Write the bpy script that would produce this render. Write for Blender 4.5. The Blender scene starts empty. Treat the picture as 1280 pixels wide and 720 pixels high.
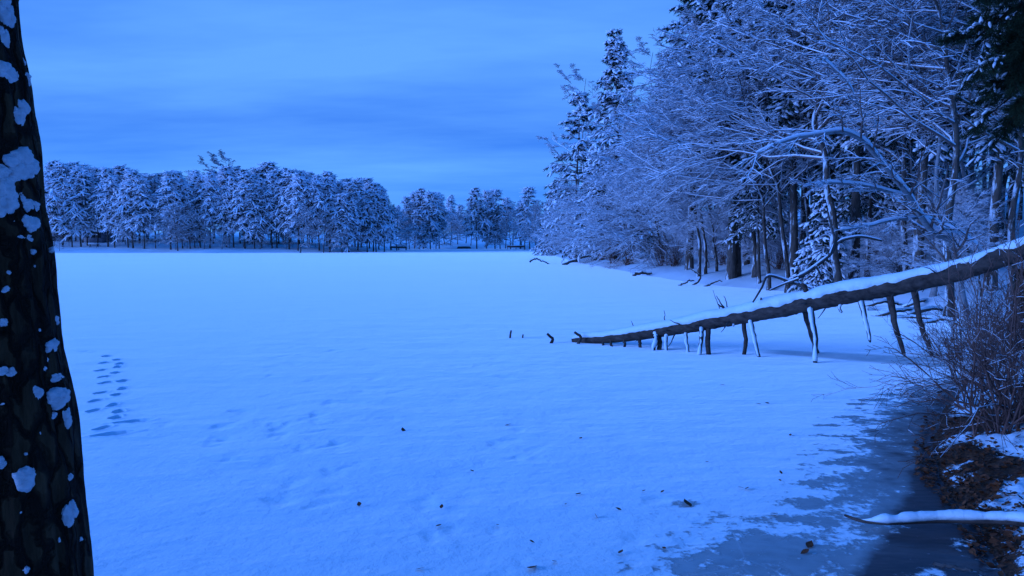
import bpy, math
import numpy as np
from math import radians as R, sin, cos, tan, atan, atan2, pi

sc = bpy.context.scene
col = sc.collection

# ------------------------------------------------------------------ camera
FPX = 950.0                     # focal length in pixels of a 1280 wide picture
PITCH = R(3.73)
CAMZ = 3.0
cam_d = bpy.data.cameras.new('camera')
cam_d.sensor_width = 36.0
cam_d.lens = 36.0 * FPX / 1280.0
cam_d.clip_start = 0.05
cam_d.clip_end = 9000
cam = bpy.data.objects.new('camera', cam_d)
col.objects.link(cam)
cam.location = (0, 0, CAMZ)
cam.rotation_euler = (R(90) - PITCH, 0, 0)
sc.camera = cam

# ------------------------------------------------------------------ sky
SUN_EL, SUN_AZ = R(5), R(-108)   # the afterglow: low, over the lake to the left
world = bpy.data.worlds.new('World')
sc.world = world
world.use_nodes = True
wn, wl = world.node_tree.nodes, world.node_tree.links
wn.clear()
w_out = wn.new('ShaderNodeOutputWorld')
w_bg = wn.new('ShaderNodeBackground')
w_bg.inputs['Strength'].default_value = 0.1
sky = wn.new('ShaderNodeTexSky')
sky.sky_type = 'NISHITA'
sky.sun_disc = False
sky.sun_elevation = SUN_EL
sky.sun_rotation = SUN_AZ
sky.air_density = 1.0
sky.ozone_density = 4.0
tc = wn.new('ShaderNodeTexCoord')
sep = wn.new('ShaderNodeSeparateXYZ')
wl.new(tc.outputs['Generated'], sep.inputs[0])


def wmath(op, a, b=None, c=None):
    n = wn.new('ShaderNodeMath')
    n.operation = op
    for i, v in enumerate((a, b, c)):
        if v is None:
            continue
        if isinstance(v, (int, float)):
            n.inputs[i].default_value = v
        else:
            wl.new(v, n.inputs[i])
    return n.outputs[0]


zc = wmath('ADD', wmath('MAXIMUM', sep.outputs['Z'], 0.0), 0.10)
cx = wmath('DIVIDE', sep.outputs['X'], zc)
cy = wmath('DIVIDE', sep.outputs['Y'], zc)
cmb = wn.new('ShaderNodeCombineXYZ')
wl.new(cx, cmb.inputs[0])
wl.new(cy, cmb.inputs[1])
cmap = wn.new('ShaderNodeMapping')
cmap.inputs['Scale'].default_value = (0.24, 0.55, 1)
cmap.inputs['Rotation'].default_value = (0, 0, R(18))
cmap.inputs['Location'].default_value = (12.2, 8.8, 0)
wl.new(cmb.outputs[0], cmap.inputs[0])
cn = wn.new('ShaderNodeTexNoise')
cn.inputs['Scale'].default_value = 1.0
cn.inputs['Detail'].default_value = 6
cn.inputs['Roughness'].default_value = 0.58
wl.new(cmap.outputs[0], cn.inputs[0])
cr = wn.new('ShaderNodeValToRGB')          # stratus: grey-blue sheets against brighter gaps
cr.color_ramp.elements[0].position = 0.36
cr.color_ramp.elements[0].color = (0.24, 1.6, 7.6, 1)
cr.color_ramp.elements[1].position = 0.70
cr.color_ramp.elements[1].color = (1.20, 3.75, 9.8, 1)
wl.new(cn.outputs['Fac'], cr.inputs[0])
tint = wn.new('ShaderNodeMixRGB')
tint.blend_type = 'MULTIPLY'
tint.inputs[0].default_value = 1
tint.inputs[2].default_value = (0.30, 0.75, 2.6, 1)
wl.new(sky.outputs[0], tint.inputs[1])
wmix = wn.new('ShaderNodeMixRGB')
wmix.inputs[0].default_value = 0.86
wl.new(tint.outputs[0], wmix.inputs[1])
wl.new(cr.outputs[0], wmix.inputs[2])
# a paler band low over the horizon
hr_ = wn.new('ShaderNodeValToRGB')
hr_.color_ramp.elements[0].position = 0.02
hr_.color_ramp.elements[0].color = (0.40, 0.40, 0.40, 1)
hr_.color_ramp.elements[1].position = 0.14
hr_.color_ramp.elements[1].color = (0, 0, 0, 1)
wl.new(sep.outputs['Z'], hr_.inputs[0])
hmix = wn.new('ShaderNodeMixRGB')
wl.new(hr_.outputs[0], hmix.inputs[0])
wl.new(wmix.outputs[0], hmix.inputs[1])
hmix.inputs[2].default_value = (1.15, 4.4, 11.5, 1)
wmix = hmix
# overhead, above the stratus bank near the horizon, the dusk sky is a deeper blue
zr = wn.new('ShaderNodeValToRGB')
zr.color_ramp.elements[0].position = 0.34
zr.color_ramp.elements[0].color = (0, 0, 0, 1)
zr.color_ramp.elements[1].position = 0.75
zr.color_ramp.elements[1].color = (1, 1, 1, 1)
wl.new(sep.outputs['Z'], zr.inputs[0])
zmix = wn.new('ShaderNodeMixRGB')
wl.new(zr.outputs[0], zmix.inputs[0])
wl.new(wmix.outputs[0], zmix.inputs[1])
zmix.inputs[2].default_value = (0.02, 1.65, 8.6, 1)
wl.new(zmix.outputs[0], w_bg.inputs['Color'])
wl.new(w_bg.outputs[0], w_out.inputs[0])

# ------------------------------------------------------------------ sun (dusk glow)
sun_d = bpy.data.lights.new('sun', 'SUN')
sun_d.energy = 5.0
sun_d.angle = R(40)
sun_d.color = (0.15, 0.33, 1.0)
sun = bpy.data.objects.new('sun', sun_d)
col.objects.link(sun)
sdir = np.array([sin(SUN_AZ) * cos(SUN_EL), cos(SUN_AZ) * cos(SUN_EL), sin(SUN_EL)])
sun.rotation_euler = (R(90) - SUN_EL, 0, atan2(sdir[0], -sdir[1]))

# ------------------------------------------------------------------ exposure and render
vs = sc.view_settings
vs.view_transform = 'Standard'
vs.look = 'None'
vs.exposure = 0.30
vs.gamma = 1
vs.use_curve_mapping = False
sc.render.engine = 'CYCLES'
cy_ = sc.cycles
cy_.use_denoising = True
cy_.max_bounces = 8
cy_.diffuse_bounces = 7
cy_.glossy_bounces = 2
cy_.transmission_bounces = 2
cy_.volume_bounces = 0
cy_.transparent_max_bounces = 4
cy_.use_adaptive_sampling = True
cy_.adaptive_threshold = 0.02

# ================================================================== helpers
UP = np.array([0.0, 0.0, 1.0])


def ray(px, py):
    a, b = (px - 640.0) / FPX, (360.0 - py) / FPX
    return np.array([a, cos(PITCH) + b * sin(PITCH), -sin(PITCH) + b * cos(PITCH)])


def ground(px, py, z=0.0):
    d = ray(px, py)
    return np.array([0, 0, CAMZ]) + d * ((z - CAMZ) / d[2])


def at(px, py, Y):
    d = ray(px, py)
    return np.array([0, 0, CAMZ]) + d * (Y / d[1])


def norm(v):
    return v / np.maximum(np.linalg.norm(v, axis=-1, keepdims=True), 1e-9)


class MB:
    """collects vertices and faces, builds ONE mesh"""

    def __init__(self):
        self.v, self.f, self.n = [], [], 0

    def add(self, V, F):
        V = np.asarray(V, float).reshape(-1, 3)
        F = np.asarray(F, np.int64)
        if len(V) == 0 or len(F) == 0:
            return self
        self.v.append(V)
        self.f.append(F + self.n)
        self.n += len(V)
        return self

    def mesh(self, name, mat, smooth=True):
        V = np.concatenate(self.v) if self.v else np.zeros((0, 3))
        me = bpy.data.meshes.new(name)
        me.vertices.add(len(V))
        me.vertices.foreach_set('co', V.ravel().astype(np.float32))
        nl = sum(f.size for f in self.f)
        npoly = sum(len(f) for f in self.f)
        me.loops.add(nl)
        me.polygons.add(npoly)
        me.loops.foreach_set('vertex_index', np.concatenate([f.ravel() for f in self.f]).astype(np.int32))
        tot = np.concatenate([np.full(len(f), f.shape[1]) for f in self.f])
        start = np.concatenate([[0], np.cumsum(tot)[:-1]])
        me.polygons.foreach_set('loop_start', start.astype(np.int32))
        me.update(calc_edges=True)
        if smooth:
            me.polygons.foreach_set('use_smooth', np.ones(npoly, bool))
        if mat is not None:
            me.materials.append(mat)
        return me

    def build(self, name, mat, parent=None, smooth=True):
        o = bpy.data.objects.new(name, self.mesh(name, mat, smooth))
        col.objects.link(o)
        if parent is not None:
            o.parent = parent
        return o


def tag(o, label, cat, group=None):
    o['label'] = label
    o['category'] = cat
    if group:
        o['group'] = group
    return o


def thing(name, label, cat, loc=(0, 0, 0), rotz=0.0, group=None):
    o = bpy.data.objects.new(name, None)
    o.empty_display_size = 0.2
    col.objects.link(o)
    o.location = tuple(float(c) for c in loc)
    o.rotation_euler = (0, 0, rotz)
    return tag(o, label, cat, group)


def path_frames(P):
    T = np.gradient(P, axis=1)
    T = norm(T)
    # one reference direction per path, so that the rings never twist: up for lying limbs, sideways for standing ones
    steep = np.abs(T[..., 2]).max(1)
    refs = np.stack([UP, np.array([0, 1.0, 0]), np.array([1.0, 0, 0])])
    worst = np.stack([np.abs(T @ r).max(1) for r in refs])
    worst[0] -= 0.25
    ref = np.where((steep < 0.93)[:, None], UP[None], refs[worst.argmin(0)])
    A = np.cross(T, ref[:, None, :])
    bad = np.linalg.norm(A, axis=-1) < 0.03
    A[bad] = np.array([1.0, 0, 0])
    A = norm(A)
    B = np.cross(A, T)
    return T, A, B


def tubes(mb, P, Rr, sides, cap=False, squash=1.0, wob=None):
    """P (N,k,3), Rr (N,k): N tapered tubes"""
    P = np.asarray(P, float)
    Rr = np.asarray(Rr, float)
    if P.ndim == 2:
        P, Rr = P[None], Rr[None]
    N, k = P.shape[:2]
    if N == 0:
        return
    T, A, B = path_frames(P)
    th = np.arange(sides) * 2 * pi / sides + pi / 2
    rr = Rr[:, :, None]
    if wob is not None:
        rr = rr * wob
    V = (P[:, :, None, :] + A[:, :, None, :] * (np.cos(th) * rr)[..., None]
         + B[:, :, None, :] * (np.sin(th) * rr * squash)[..., None])
    idx = np.arange(N * k * sides).reshape(N, k, sides)
    a = idx[:, :-1, :]
    b = np.roll(idx, -1, axis=2)[:, :-1, :]
    c = np.roll(idx, -1, axis=2)[:, 1:, :]
    d = idx[:, 1:, :]
    F = np.stack([a, b, c, d], -1).reshape(-1, 4)
    n0 = mb.n
    mb.add(V, F)
    if cap:
        for row in (0, k - 1):
            cen = P[:, row, :]
            base = mb.n
            mb.v.append(cen)
            mb.n += N
            ring = idx[:, row, :] + n0
            r2 = np.roll(ring, -1, axis=1)
            cc = np.repeat((base + np.arange(N))[:, None], sides, 1)
            tri = np.stack([ring, r2, cc] if row else [r2, ring, cc], -1).reshape(-1, 3)
            mb.f.append(tri)


def resample(pts, n):
    pts = np.asarray(pts, float)
    d = np.concatenate([[0], np.cumsum(np.linalg.norm(np.diff(pts, axis=0), axis=1))])
    # Catmull-Rom through the points
    s = np.linspace(0, d[-1], n)
    out = np.zeros((n, pts.shape[1]))
    i = np.clip(np.searchsorted(d, s, side='right') - 1, 0, len(pts) - 2)
    t = ((s - d[i]) / np.maximum(d[i + 1] - d[i], 1e-9))[:, None]
    p0, p1, p2, p3 = pts[np.maximum(i - 1, 0)], pts[i], pts[i + 1], pts[np.minimum(i + 2, len(pts) - 1)]
    out = 0.5 * ((2 * p1) + (-p0 + p2) * t + (2 * p0 - 5 * p1 + 4 * p2 - p3) * t ** 2 + (-p0 + 3 * p1 - 3 * p2 + p3) * t ** 3)
    return out


def vnoise(P, seed=0, octaves=3):
    """cheap smooth pseudo-noise, -1..1, for (…,2) or (…,3) points"""
    rs = np.random.default_rng(seed)
    out = np.zeros(P.shape[:-1])
    amp, tot, f = 1.0, 0.0, 1.0
    for o in range(octaves):
        for _ in range(4):
            w = rs.normal(size=P.shape[-1])
            w = w / np.linalg.norm(w) * (0.7 + rs.random() * 0.8)
            out += amp * 0.5 * np.sin((P * w).sum(-1) * f * 2 * pi + rs.random() * 6.28)
        tot += amp
        amp *= 0.5
        f *= 2.1
    return np.clip(out / tot, -1.5, 1.5)


def sstep(a, b, x):
    t = np.clip((x - a) / (b - a), 0, 1)
    return t * t * (3 - 2 * t)


# stamps: one template repeated with its own place, direction and size
def blob_template(sub=1, jit=0.0, seed=0):
    V = [(1, 0, 0), (-1, 0, 0), (0, 1, 0), (0, -1, 0), (0, 0, 1), (0, 0, -1)]
    F = [(0, 2, 4), (2, 1, 4), (1, 3, 4), (3, 0, 4), (2, 0, 5), (1, 2, 5), (3, 1, 5), (0, 3, 5)]
    V = [np.array(v, float) for v in V]
    for _ in range(sub):
        mid, nf = {}, []

        def m(a, b):
            k = (min(a, b), max(a, b))
            if k not in mid:
                p = V[a] + V[b]
                V.append(p / np.linalg.norm(p))
                mid[k] = len(V) - 1
            return mid[k]
        for a, b, c in F:
            ab, bc, ca = m(a, b), m(b, c), m(c, a)
            nf += [(a, ab, ca), (b, bc, ab), (c, ca, bc), (ab, bc, ca)]
        F = nf
    V = np.array(V)
    if jit:
        rs = np.random.default_rng(seed)
        V = V * (1 + jit * rs.uniform(-1, 1, (len(V), 1)))
    return V, np.array(F)


def tuft_template(n, w, spread, seed, flat=0.6):
    """n narrow triangles fanning forwards along +x"""
    rs = np.random.default_rng(seed)
    V, F = [], []
    for i in range(n):
        az = rs.uniform(0, 2 * pi)
        sp = spread * (0.35 + 0.65 * rs.random())
        d = np.array([cos(sp), sin(sp) * cos(az), sin(sp) * sin(az) * flat])
        d = d / np.linalg.norm(d)
        s = np.cross(d, np.array([rs.normal(), rs.normal(), rs.normal() + 1.0]))
        s = s / np.linalg.norm(s) * w * 0.5
        L = 0.7 + 0.5 * rs.random()
        o = np.array([-0.15 * rs.random(), 0, 0])
        k = len(V)
        V += [o - s, o + s, o + d * L * 0.6 + s * 0.8, o + d * L]
        F += [(k, k + 1, k + 2), (k, k + 2, k + 3)]
    return np.array(V), np.array(F)


def stamp(mb, tmpl, pos, dirs, scale, rng, roll=0.3):
    V, F = tmpl
    N = len(pos)
    if N == 0:
        return
    X = norm(dirs)
    Y = np.cross(UP, X)
    bad = np.linalg.norm(Y, axis=1) < 0.05
    Y[bad] = np.array([0, 1.0, 0])
    Y = norm(Y)
    Z = np.cross(X, Y)
    ro = rng.normal(size=N) * roll
    c, s = np.cos(ro)[:, None], np.sin(ro)[:, None]
    Y, Z = Y * c + Z * s, Z * c - Y * s
    S = np.broadcast_to(scale, (N, 3))
    VV = (pos[:, None, :] + X[:, None, :] * (V[None, :, 0] * S[:, :1])[..., None]
          + Y[:, None, :] * (V[None, :, 1] * S[:, 1:2])[..., None]
          + Z[:, None, :] * (V[None, :, 2] * S[:, 2:3])[..., None])
    FF = (F[None] + (np.arange(N) * len(V))[:, None, None]).reshape(-1, F.shape[1])
    mb.add(VV, FF)


# ================================================================== materials
def new_mat(name):
    m = bpy.data.materials.new(name)
    m.use_nodes = True
    nt = m.node_tree
    nt.nodes.clear()
    out = nt.nodes.new('ShaderNodeOutputMaterial')
    bs = nt.nodes.new('ShaderNodeBsdfPrincipled')
    nt.links.new(bs.outputs[0], out.inputs[0])
    return m, nt, bs


def noise(nt, scale, detail=4, rough=0.55, vec=None, stretch=None, coord='Object'):
    t = nt.nodes.new('ShaderNodeTexNoise')
    t.inputs['Scale'].default_value = scale
    t.inputs['Detail'].default_value = detail
    t.inputs['Roughness'].default_value = rough
    if vec is None:
        c = nt.nodes.new('ShaderNodeTexCoord')
        vec = c.outputs[coord]
    if stretch is not None:
        mp = nt.nodes.new('ShaderNodeMapping')
        mp.inputs['Scale'].default_value = stretch
        nt.links.new(vec, mp.inputs[0])
        vec = mp.outputs[0]
    nt.links.new(vec, t.inputs['Vector'])
    return t.outputs['Fac']


def ramp(nt, fac, stops):
    r = nt.nodes.new('ShaderNodeValToRGB')
    e = r.color_ramp.elements
    while len(e) < len(stops):
        e.new(0.5)
    for el, (p, c) in zip(e, stops):
        el.position = p
        el.color = (*c, 1) if len(c) == 3 else c
    nt.links.new(fac, r.inputs[0])
    return r.outputs[0]


def bump(nt, bs, h, strength, dist):
    b = nt.nodes.new('ShaderNodeBump')
    b.inputs['Strength'].default_value = strength
    b.inputs['Distance'].default_value = dist
    nt.links.new(h, b.inputs['Height'])
    nt.links.new(b.outputs[0], bs.inputs['Normal'])
    return b


def nmath(nt, op, a, b=None, clamp=False):
    n = nt.nodes.new('ShaderNodeMath')
    n.operation = op
    n.use_clamp = clamp
    for i, v in enumerate((a, b)):
        if v is None:
            continue
        if isinstance(v, (int, float)):
            n.inputs[i].default_value = v
        else:
            nt.links.new(v, n.inputs[i])
    return n.outputs[0]


def nmix(nt, fac, a, b):
    n = nt.nodes.new('ShaderNodeMixRGB')
    for i, v in ((0, fac), (1, a), (2, b)):
        if isinstance(v, (int, float)):
            n.inputs[i].default_value = v
        elif isinstance(v, tuple):
            n.inputs[i].default_value = (*v, 1)
        else:
            nt.links.new(v, n.inputs[i])
    return n.outputs[0]


SNOW = (0.84, 0.86, 0.88)


def snow_material(name, scale=18, b=0.25, dist=0.02, base=SNOW, lo=0.93):
    m, nt, bs = new_mat(name)
    n = noise(nt, scale, 5)
    c = ramp(nt, n, [(0.3, tuple(x * lo for x in base)), (0.7, base)])
    nt.links.new(c, bs.inputs['Base Color'])
    bs.inputs['Roughness'].default_value = 0.65
    bs.inputs['Specular IOR Level'].default_value = 0.3
    bump(nt, bs, n, b, dist)
    return m


def bark_material(name, lo, hi, scale=6, stretch=(1, 1, 0.18), b=0.8, dist=0.03):
    m, nt, bs = new_mat(name)
    n = noise(nt, scale, 6, 0.65, stretch=stretch)
    n2 = noise(nt, scale * 0.25, 3)
    f = nmath(nt, 'ADD', nmath(nt, 'MULTIPLY', n, 0.7), nmath(nt, 'MULTIPLY', n2, 0.3))
    nt.links.new(ramp(nt, f, [(0.35, lo), (0.65, hi)]), bs.inputs['Base Color'])
    bs.inputs['Roughness'].default_value = 0.9
    bs.inputs['Specular IOR Level'].default_value = 0.15
    bump(nt, bs, n, b, dist)
    return m


def flat_mat(name, lo, hi, scale=8, rough=0.85, spec=0.2):
    m, nt, bs = new_mat(name)
    nt.links.new(ramp(nt, noise(nt, scale, 3), [(0.3, lo), (0.7, hi)]), bs.inputs['Base Color'])
    bs.inputs['Roughness'].default_value = rough
    bs.inputs['Specular IOR Level'].default_value = spec
    return m


M_tsnow = snow_material('snow_on_branches', 3.0, 0.2, 0.03, (0.92, 0.87, 0.91), 0.92)
M_lsnow = snow_material('snow_on_log', 14, 0.5, 0.03)
M_clump = snow_material('snow_clump', 45, 0.9, 0.012, (0.80, 0.74, 0.76), 0.75)
M_bark = bark_material('bark', (0.04, 0.025, 0.02), (0.15, 0.105, 0.085))
nt = M_bark.node_tree
bs = [n for n in nt.nodes if n.type == 'BSDF_PRINCIPLED'][0]
old = bs.inputs['Base Color'].links[0].from_socket
geo = nt.nodes.new('ShaderNodeNewGeometry')
sx_ = nt.nodes.new('ShaderNodeSeparateXYZ')
nt.links.new(geo.outputs['True Normal'], sx_.inputs[0])
pl = nmath(nt, 'ADD', noise(nt, 2.2, 6, 0.65, stretch=(1, 1, 0.4)), nmath(nt, 'MULTIPLY', sx_.outputs['X'], -0.13))
nt.links.new(nmix(nt, ramp(nt, pl, [(0.60, (0, 0, 0)), (0.68, (0.75, 0.75, 0.75))]), old, (0.75, 0.74, 0.77)), bs.inputs['Base Color'])
M_bark_near = bark_material('old_bark', (0.02, 0.010, 0.005), (0.13, 0.062, 0.030), 22, (1, 1, 0.14), 1.0, 0.06)
M_twig = flat_mat('twig_bark', (0.12, 0.07, 0.06), (0.22, 0.14, 0.12), 1.2)
M_stem = flat_mat('shrub_bark', (0.09, 0.038, 0.028), (0.23, 0.11, 0.085), 3)
# cracked plates on the old bark
nt = M_bark_near.node_tree
bs = [n for n in nt.nodes if n.type == 'BSDF_PRINCIPLED'][0]
old = bs.inputs['Base Color'].links[0].from_socket
tco = nt.nodes.new('ShaderNodeTexCoord')
mpv = nt.nodes.new('ShaderNodeMapping')
mpv.inputs['Scale'].default_value = (1, 1, 0.30)
wv_ = nt.nodes.new('ShaderNodeTexNoise')
wv_.inputs['Scale'].default_value = 9
wv_.inputs['Detail'].default_value = 4
nt.links.new(tco.outputs['Object'], wv_.inputs['Vector'])
vadd = nt.nodes.new('ShaderNodeMixRGB')
vadd.blend_type = 'ADD'
vadd.inputs[0].default_value = 0.09
nt.links.new(tco.outputs['Object'], vadd.inputs[1])
nt.links.new(wv_.outputs['Color'], vadd.inputs[2])
nt.links.new(vadd.outputs[0], mpv.inputs[0])
vor = nt.nodes.new('ShaderNodeTexVoronoi')
vor.feature = 'DISTANCE_TO_EDGE'
vor.inputs['Scale'].default_value = 24
nt.links.new(mpv.outputs[0], vor.inputs['Vector'])
crack = ramp(nt, vor.outputs['Distance'], [(0.02, (0, 0, 0)), (0.16, (1, 1, 1))])
nt.links.new(nmix(nt, crack, (0.022, 0.011, 0.006), old), bs.inputs['Base Color'])
bpn = [n for n in nt.nodes if n.type == 'BUMP'][0]
hsock = bpn.inputs['Height'].links[0].from_socket
nt.links.new(nmath(nt, 'ADD', nmath(nt, 'MULTIPLY', hsock, 0.5), nmath(nt, 'MULTIPLY', crack, 0.5)), bpn.inputs['Height'])
M_birch = bark_material('pale_bark', (0.16, 0.14, 0.14), (0.34, 0.31, 0.31), 5, (1, 1, 2.5), 0.3, 0.01)
M_needle = flat_mat('needles', (0.014, 0.026, 0.016), (0.035, 0.058, 0.032), 0.8)
M_needle_dark = flat_mat('shaded_pine_needles', (0.016, 0.028, 0.012), (0.036, 0.052, 0.022), 1.6)
M_log = bark_material('wet_log_bark', (0.03, 0.02, 0.017), (0.13, 0.085, 0.068), 9, (0.35, 1, 1), 0.9, 0.03)
M_dead = bark_material('dead_wood', (0.03, 0.025, 0.024), (0.10, 0.085, 0.08), 9)
M_leaf = flat_mat('dead_leaf', (0.04, 0.012, 0.005), (0.24, 0.07, 0.026), 9, 0.7)

# ================================================================== the land and the lake
shore_px = [(60, 316), (140, 316.2), (200, 316), (260, 316.4), (330, 316), (400, 315.8), (455, 314.8), (480, 312.6), (500, 311.2),
            (540, 310.6), (575, 311.2), (620, 310.0), (648, 310.6), (664, 313.2), (684, 317.5), (702, 322), (724, 328.5), (765, 335.5),
            (800, 343), (850, 351), (900, 357.5), (960, 362), (1060, 371), (1150, 384), (1245, 402), (1238, 440),
            (1207, 474), (1180, 515), (1166, 557), (1172, 596), (1200, 627), (1233, 666), (1252, 705), (1264, 730)]
shore = [ground(x, y)[:2] for x, y in shore_px]
near_side = [(3.7, 5.2), (1.5, 4.8), (-1, 4.7), (-4, 4.7), (-12, 5.2), (-30, 8), (-70, 22), (-112, 60), (-128, 110), (-118, 150)]
LAKE = np.array(shore + [np.array(p) for p in near_side])


def poly_sd(P, poly):
    """signed distance, negative inside"""
    x, y = P[..., 0], P[..., 1]
    n = len(poly)
    d2 = np.full(x.shape, 1e18)
    inside = np.zeros(x.shape, bool)
    for i in range(n):
        a, b = poly[i], poly[(i + 1) % n]
        e = b - a
        wx, wy = x - a[0], y - a[1]
        t = np.clip((wx * e[0] + wy * e[1]) / (e @ e + 1e-12), 0, 1)
        d2 = np.minimum(d2, (wx - e[0] * t) ** 2 + (wy - e[1] * t) ** 2)
        cond = ((a[1] <= y) & (b[1] > y)) | ((b[1] <= y) & (a[1] > y))
        xin = a[0] + (y - a[1]) / (e[1] if abs(e[1]) > 1e-12 else 1e-12) * e[0]
        inside ^= cond & (x < xin)
    d = np.sqrt(d2)
    return np.where(inside, -d, d)


def land_h(P):
    P = np.asarray(P, float)
    sd = poly_sd(P, LAKE)
    sd = sd + 0.12 * vnoise(P * 0.35, 3, 3) * np.minimum(1, np.abs(sd) + 0.3)
    x, y = P[..., 0], P[..., 1]
    s = np.maximum(sd, 0)
    h = 0.38 * (1 - np.exp(-s / 0.8)) + 0.075 * np.minimum(s, 45) + 0.012 * np.maximum(s - 45, 0) + 0.10 * sstep(5, 20, P[..., 0]) * sstep(28, 40, P[..., 1]) * np.clip(s - 38, 0, 90)
    right = sstep(0, 12, x) * sstep(14, 30, y)
    h = h + right * 0.05 * np.minimum(s, 40)
    h = h + 1.7 * np.exp(-((x - 13.0) ** 2 + (y - 14.5) ** 2) / (2 * 3.0 ** 2)) * sstep(0.2, 2.5, s)
    h = h + 0.75 * np.exp(-(x ** 2 + (y + 0.5) ** 2) / (2 * 3.0 ** 2)) * sstep(0.5, 3.5, s)
    h = h * (1 - 0.55 * sstep(400, 900, np.hypot(x, y)))
    amp = 0.05 + 0.10 * sstep(1, 8, s)
    h = h + amp * vnoise(P * 0.28, 11, 4) * sstep(0, 0.8, s)
    near = np.exp(-((x - 7.5) ** 2 + (y - 9) ** 2) / (2 * 4.0 ** 2))
    h = h + near * 0.05 * vnoise(P * 1.7, 5, 3) * sstep(0, 0.3, s)
    return np.where(sd > 0, h, np.maximum(sd * 0.30, -0.8))


def polar_grid(angs, rads):
    a, r = np.meshgrid(angs, rads)
    P = np.stack([np.sin(a) * r, np.cos(a) * r], -1)
    n, m = a.shape
    idx = np.arange(n * m).reshape(n, m)
    F = np.stack([idx[:-1, :-1], idx[:-1, 1:], idx[1:, 1:], idx[1:, :-1]], -1).reshape(-1, 4)[:, ::-1]
    return P.reshape(-1, 2), F


angs = np.concatenate([np.linspace(-pi, R(-46), 60)[:-1], np.linspace(R(-46), R(20), 150)[:-1], np.linspace(R(20), R(46), 260)[:-1], np.linspace(R(46), pi, 60)])
rads = np.concatenate([np.geomspace(0.3, 5, 40)[:-1], np.geomspace(5, 22, 170)[:-1], np.geomspace(22, 320, 150)[:-1], np.geomspace(320, 6000, 30)])
GP, GF = polar_grid(angs, rads)
GZ = land_h(GP)
g = MB().add(np.c_[GP, GZ], GF).build('ground', None)
g['kind'] = 'structure'


def add_attr(o, name, vals):
    at_ = o.data.attributes.new(name, 'FLOAT', 'POINT')
    at_.data.foreach_set('value', np.asarray(vals, np.float32))


# where the leaf litter shows through the snow: the trampled bank close by, and the thin strip at the water
litter_c = [ground(1185, 560, .2)[:2], ground(1195, 600, .2)[:2], ground(1215, 520, .3)[:2], ground(1235, 575, .3)[:2], ground(1225, 630, .2)[:2], ground(1240, 660, .2)[:2]]
lit = np.zeros(len(GP))
for c, s in zip(litter_c, (0.5, 0.42, 0.75, 0.42, 0.3, 0.25)):
    lit = np.maximum(lit, np.exp(-((GP[:, 0] - c[0]) ** 2 + (GP[:, 1] - c[1]) ** 2) / (2 * s * s)))
shore_d = poly_sd(GP, LAKE)
near_m = 1 - sstep(22, 34, np.hypot(GP[:, 0], GP[:, 1]))
lit = np.maximum(lit, np.exp(-np.maximum(shore_d, 0) / 0.16) * (0.12 + 0.88 * near_m))
lit = np.maximum(lit, 0.34 * near_m * (GP[:, 0] > 3))
add_attr(g, 'litter', lit)

gm, nt, bs = new_mat('snowy_ground')
att = nt.nodes.new('ShaderNodeAttribute')
att.attribute_name = 'litter'
n1 = noise(nt, 2.6, 6, 0.62)
n2 = noise(nt, 26, 5, 0.65)
n3 = noise(nt, 0.5, 4)
f = nmath(nt, 'ADD', att.outputs['Fac'], nmath(nt, 'MULTIPLY', nmath(nt, 'SUBTRACT', n1, 0.5), 1.5))
f = nmath(nt, 'ADD', f, nmath(nt, 'MULTIPLY', nmath(nt, 'SUBTRACT', n2, 0.5), 0.9))
mask = ramp(nt, f, [(0.50, (0, 0, 0)), (0.60, (1, 1, 1))])
litter_col = ramp(nt, n2, [(0.32, (0.02, 0.008, 0.004)), (0.52, (0.08, 0.026, 0.010)), (0.70, (0.20, 0.07, 0.026))])
snow_col = ramp(nt, n3, [(0.3, (0.76, 0.78, 0.82)), (0.7, SNOW)])
nt.links.new(nmix(nt, mask, snow_col, litter_col), bs.inputs['Base Color'])
bs.inputs['Roughness'].default_value = 0.75
bs.inputs['Specular IOR Level'].default_value = 0.25
hh = nmath(nt, 'ADD', nmath(nt, 'MULTIPLY', n2, 0.35), nmath(nt, 'MULTIPLY', nmath(nt, 'SUBTRACT', 1.0, mask), 1.0))
bump(nt, bs, hh, 0.7, 0.04)
g.data.materials.append(gm)

# ---- the frozen lake: one sheet of snow on ice, with prints pressed in
ang2 = np.concatenate([np.linspace(R(-100), R(-37), 40)[:-1], np.linspace(R(-37), R(37), 700)[:-1], np.linspace(R(37), R(100), 40)])
inv = np.concatenate([np.linspace(1 / 4.2, 1 / 9.0, 260)[:-1], np.linspace(1 / 9.0, 1 / 24.0, 560)[:-1], np.linspace(1 / 24.0, 1 / 60.0, 150)[:-1], np.linspace(1 / 60.0, 1 / 420.0, 60)])
IP, IF = polar_grid(ang2, 1 / inv)
IZ = 0.012 * vnoise(IP * 0.16, 21, 4) * sstep(5, 12, IP[:, 1])
prints = []            # x, y, length, width, heading, depth


def pr(px, py, L, W, head, dep):
    p = ground(px, py)
    prints.append((p[0], p[1], L, W, head, dep))


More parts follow.
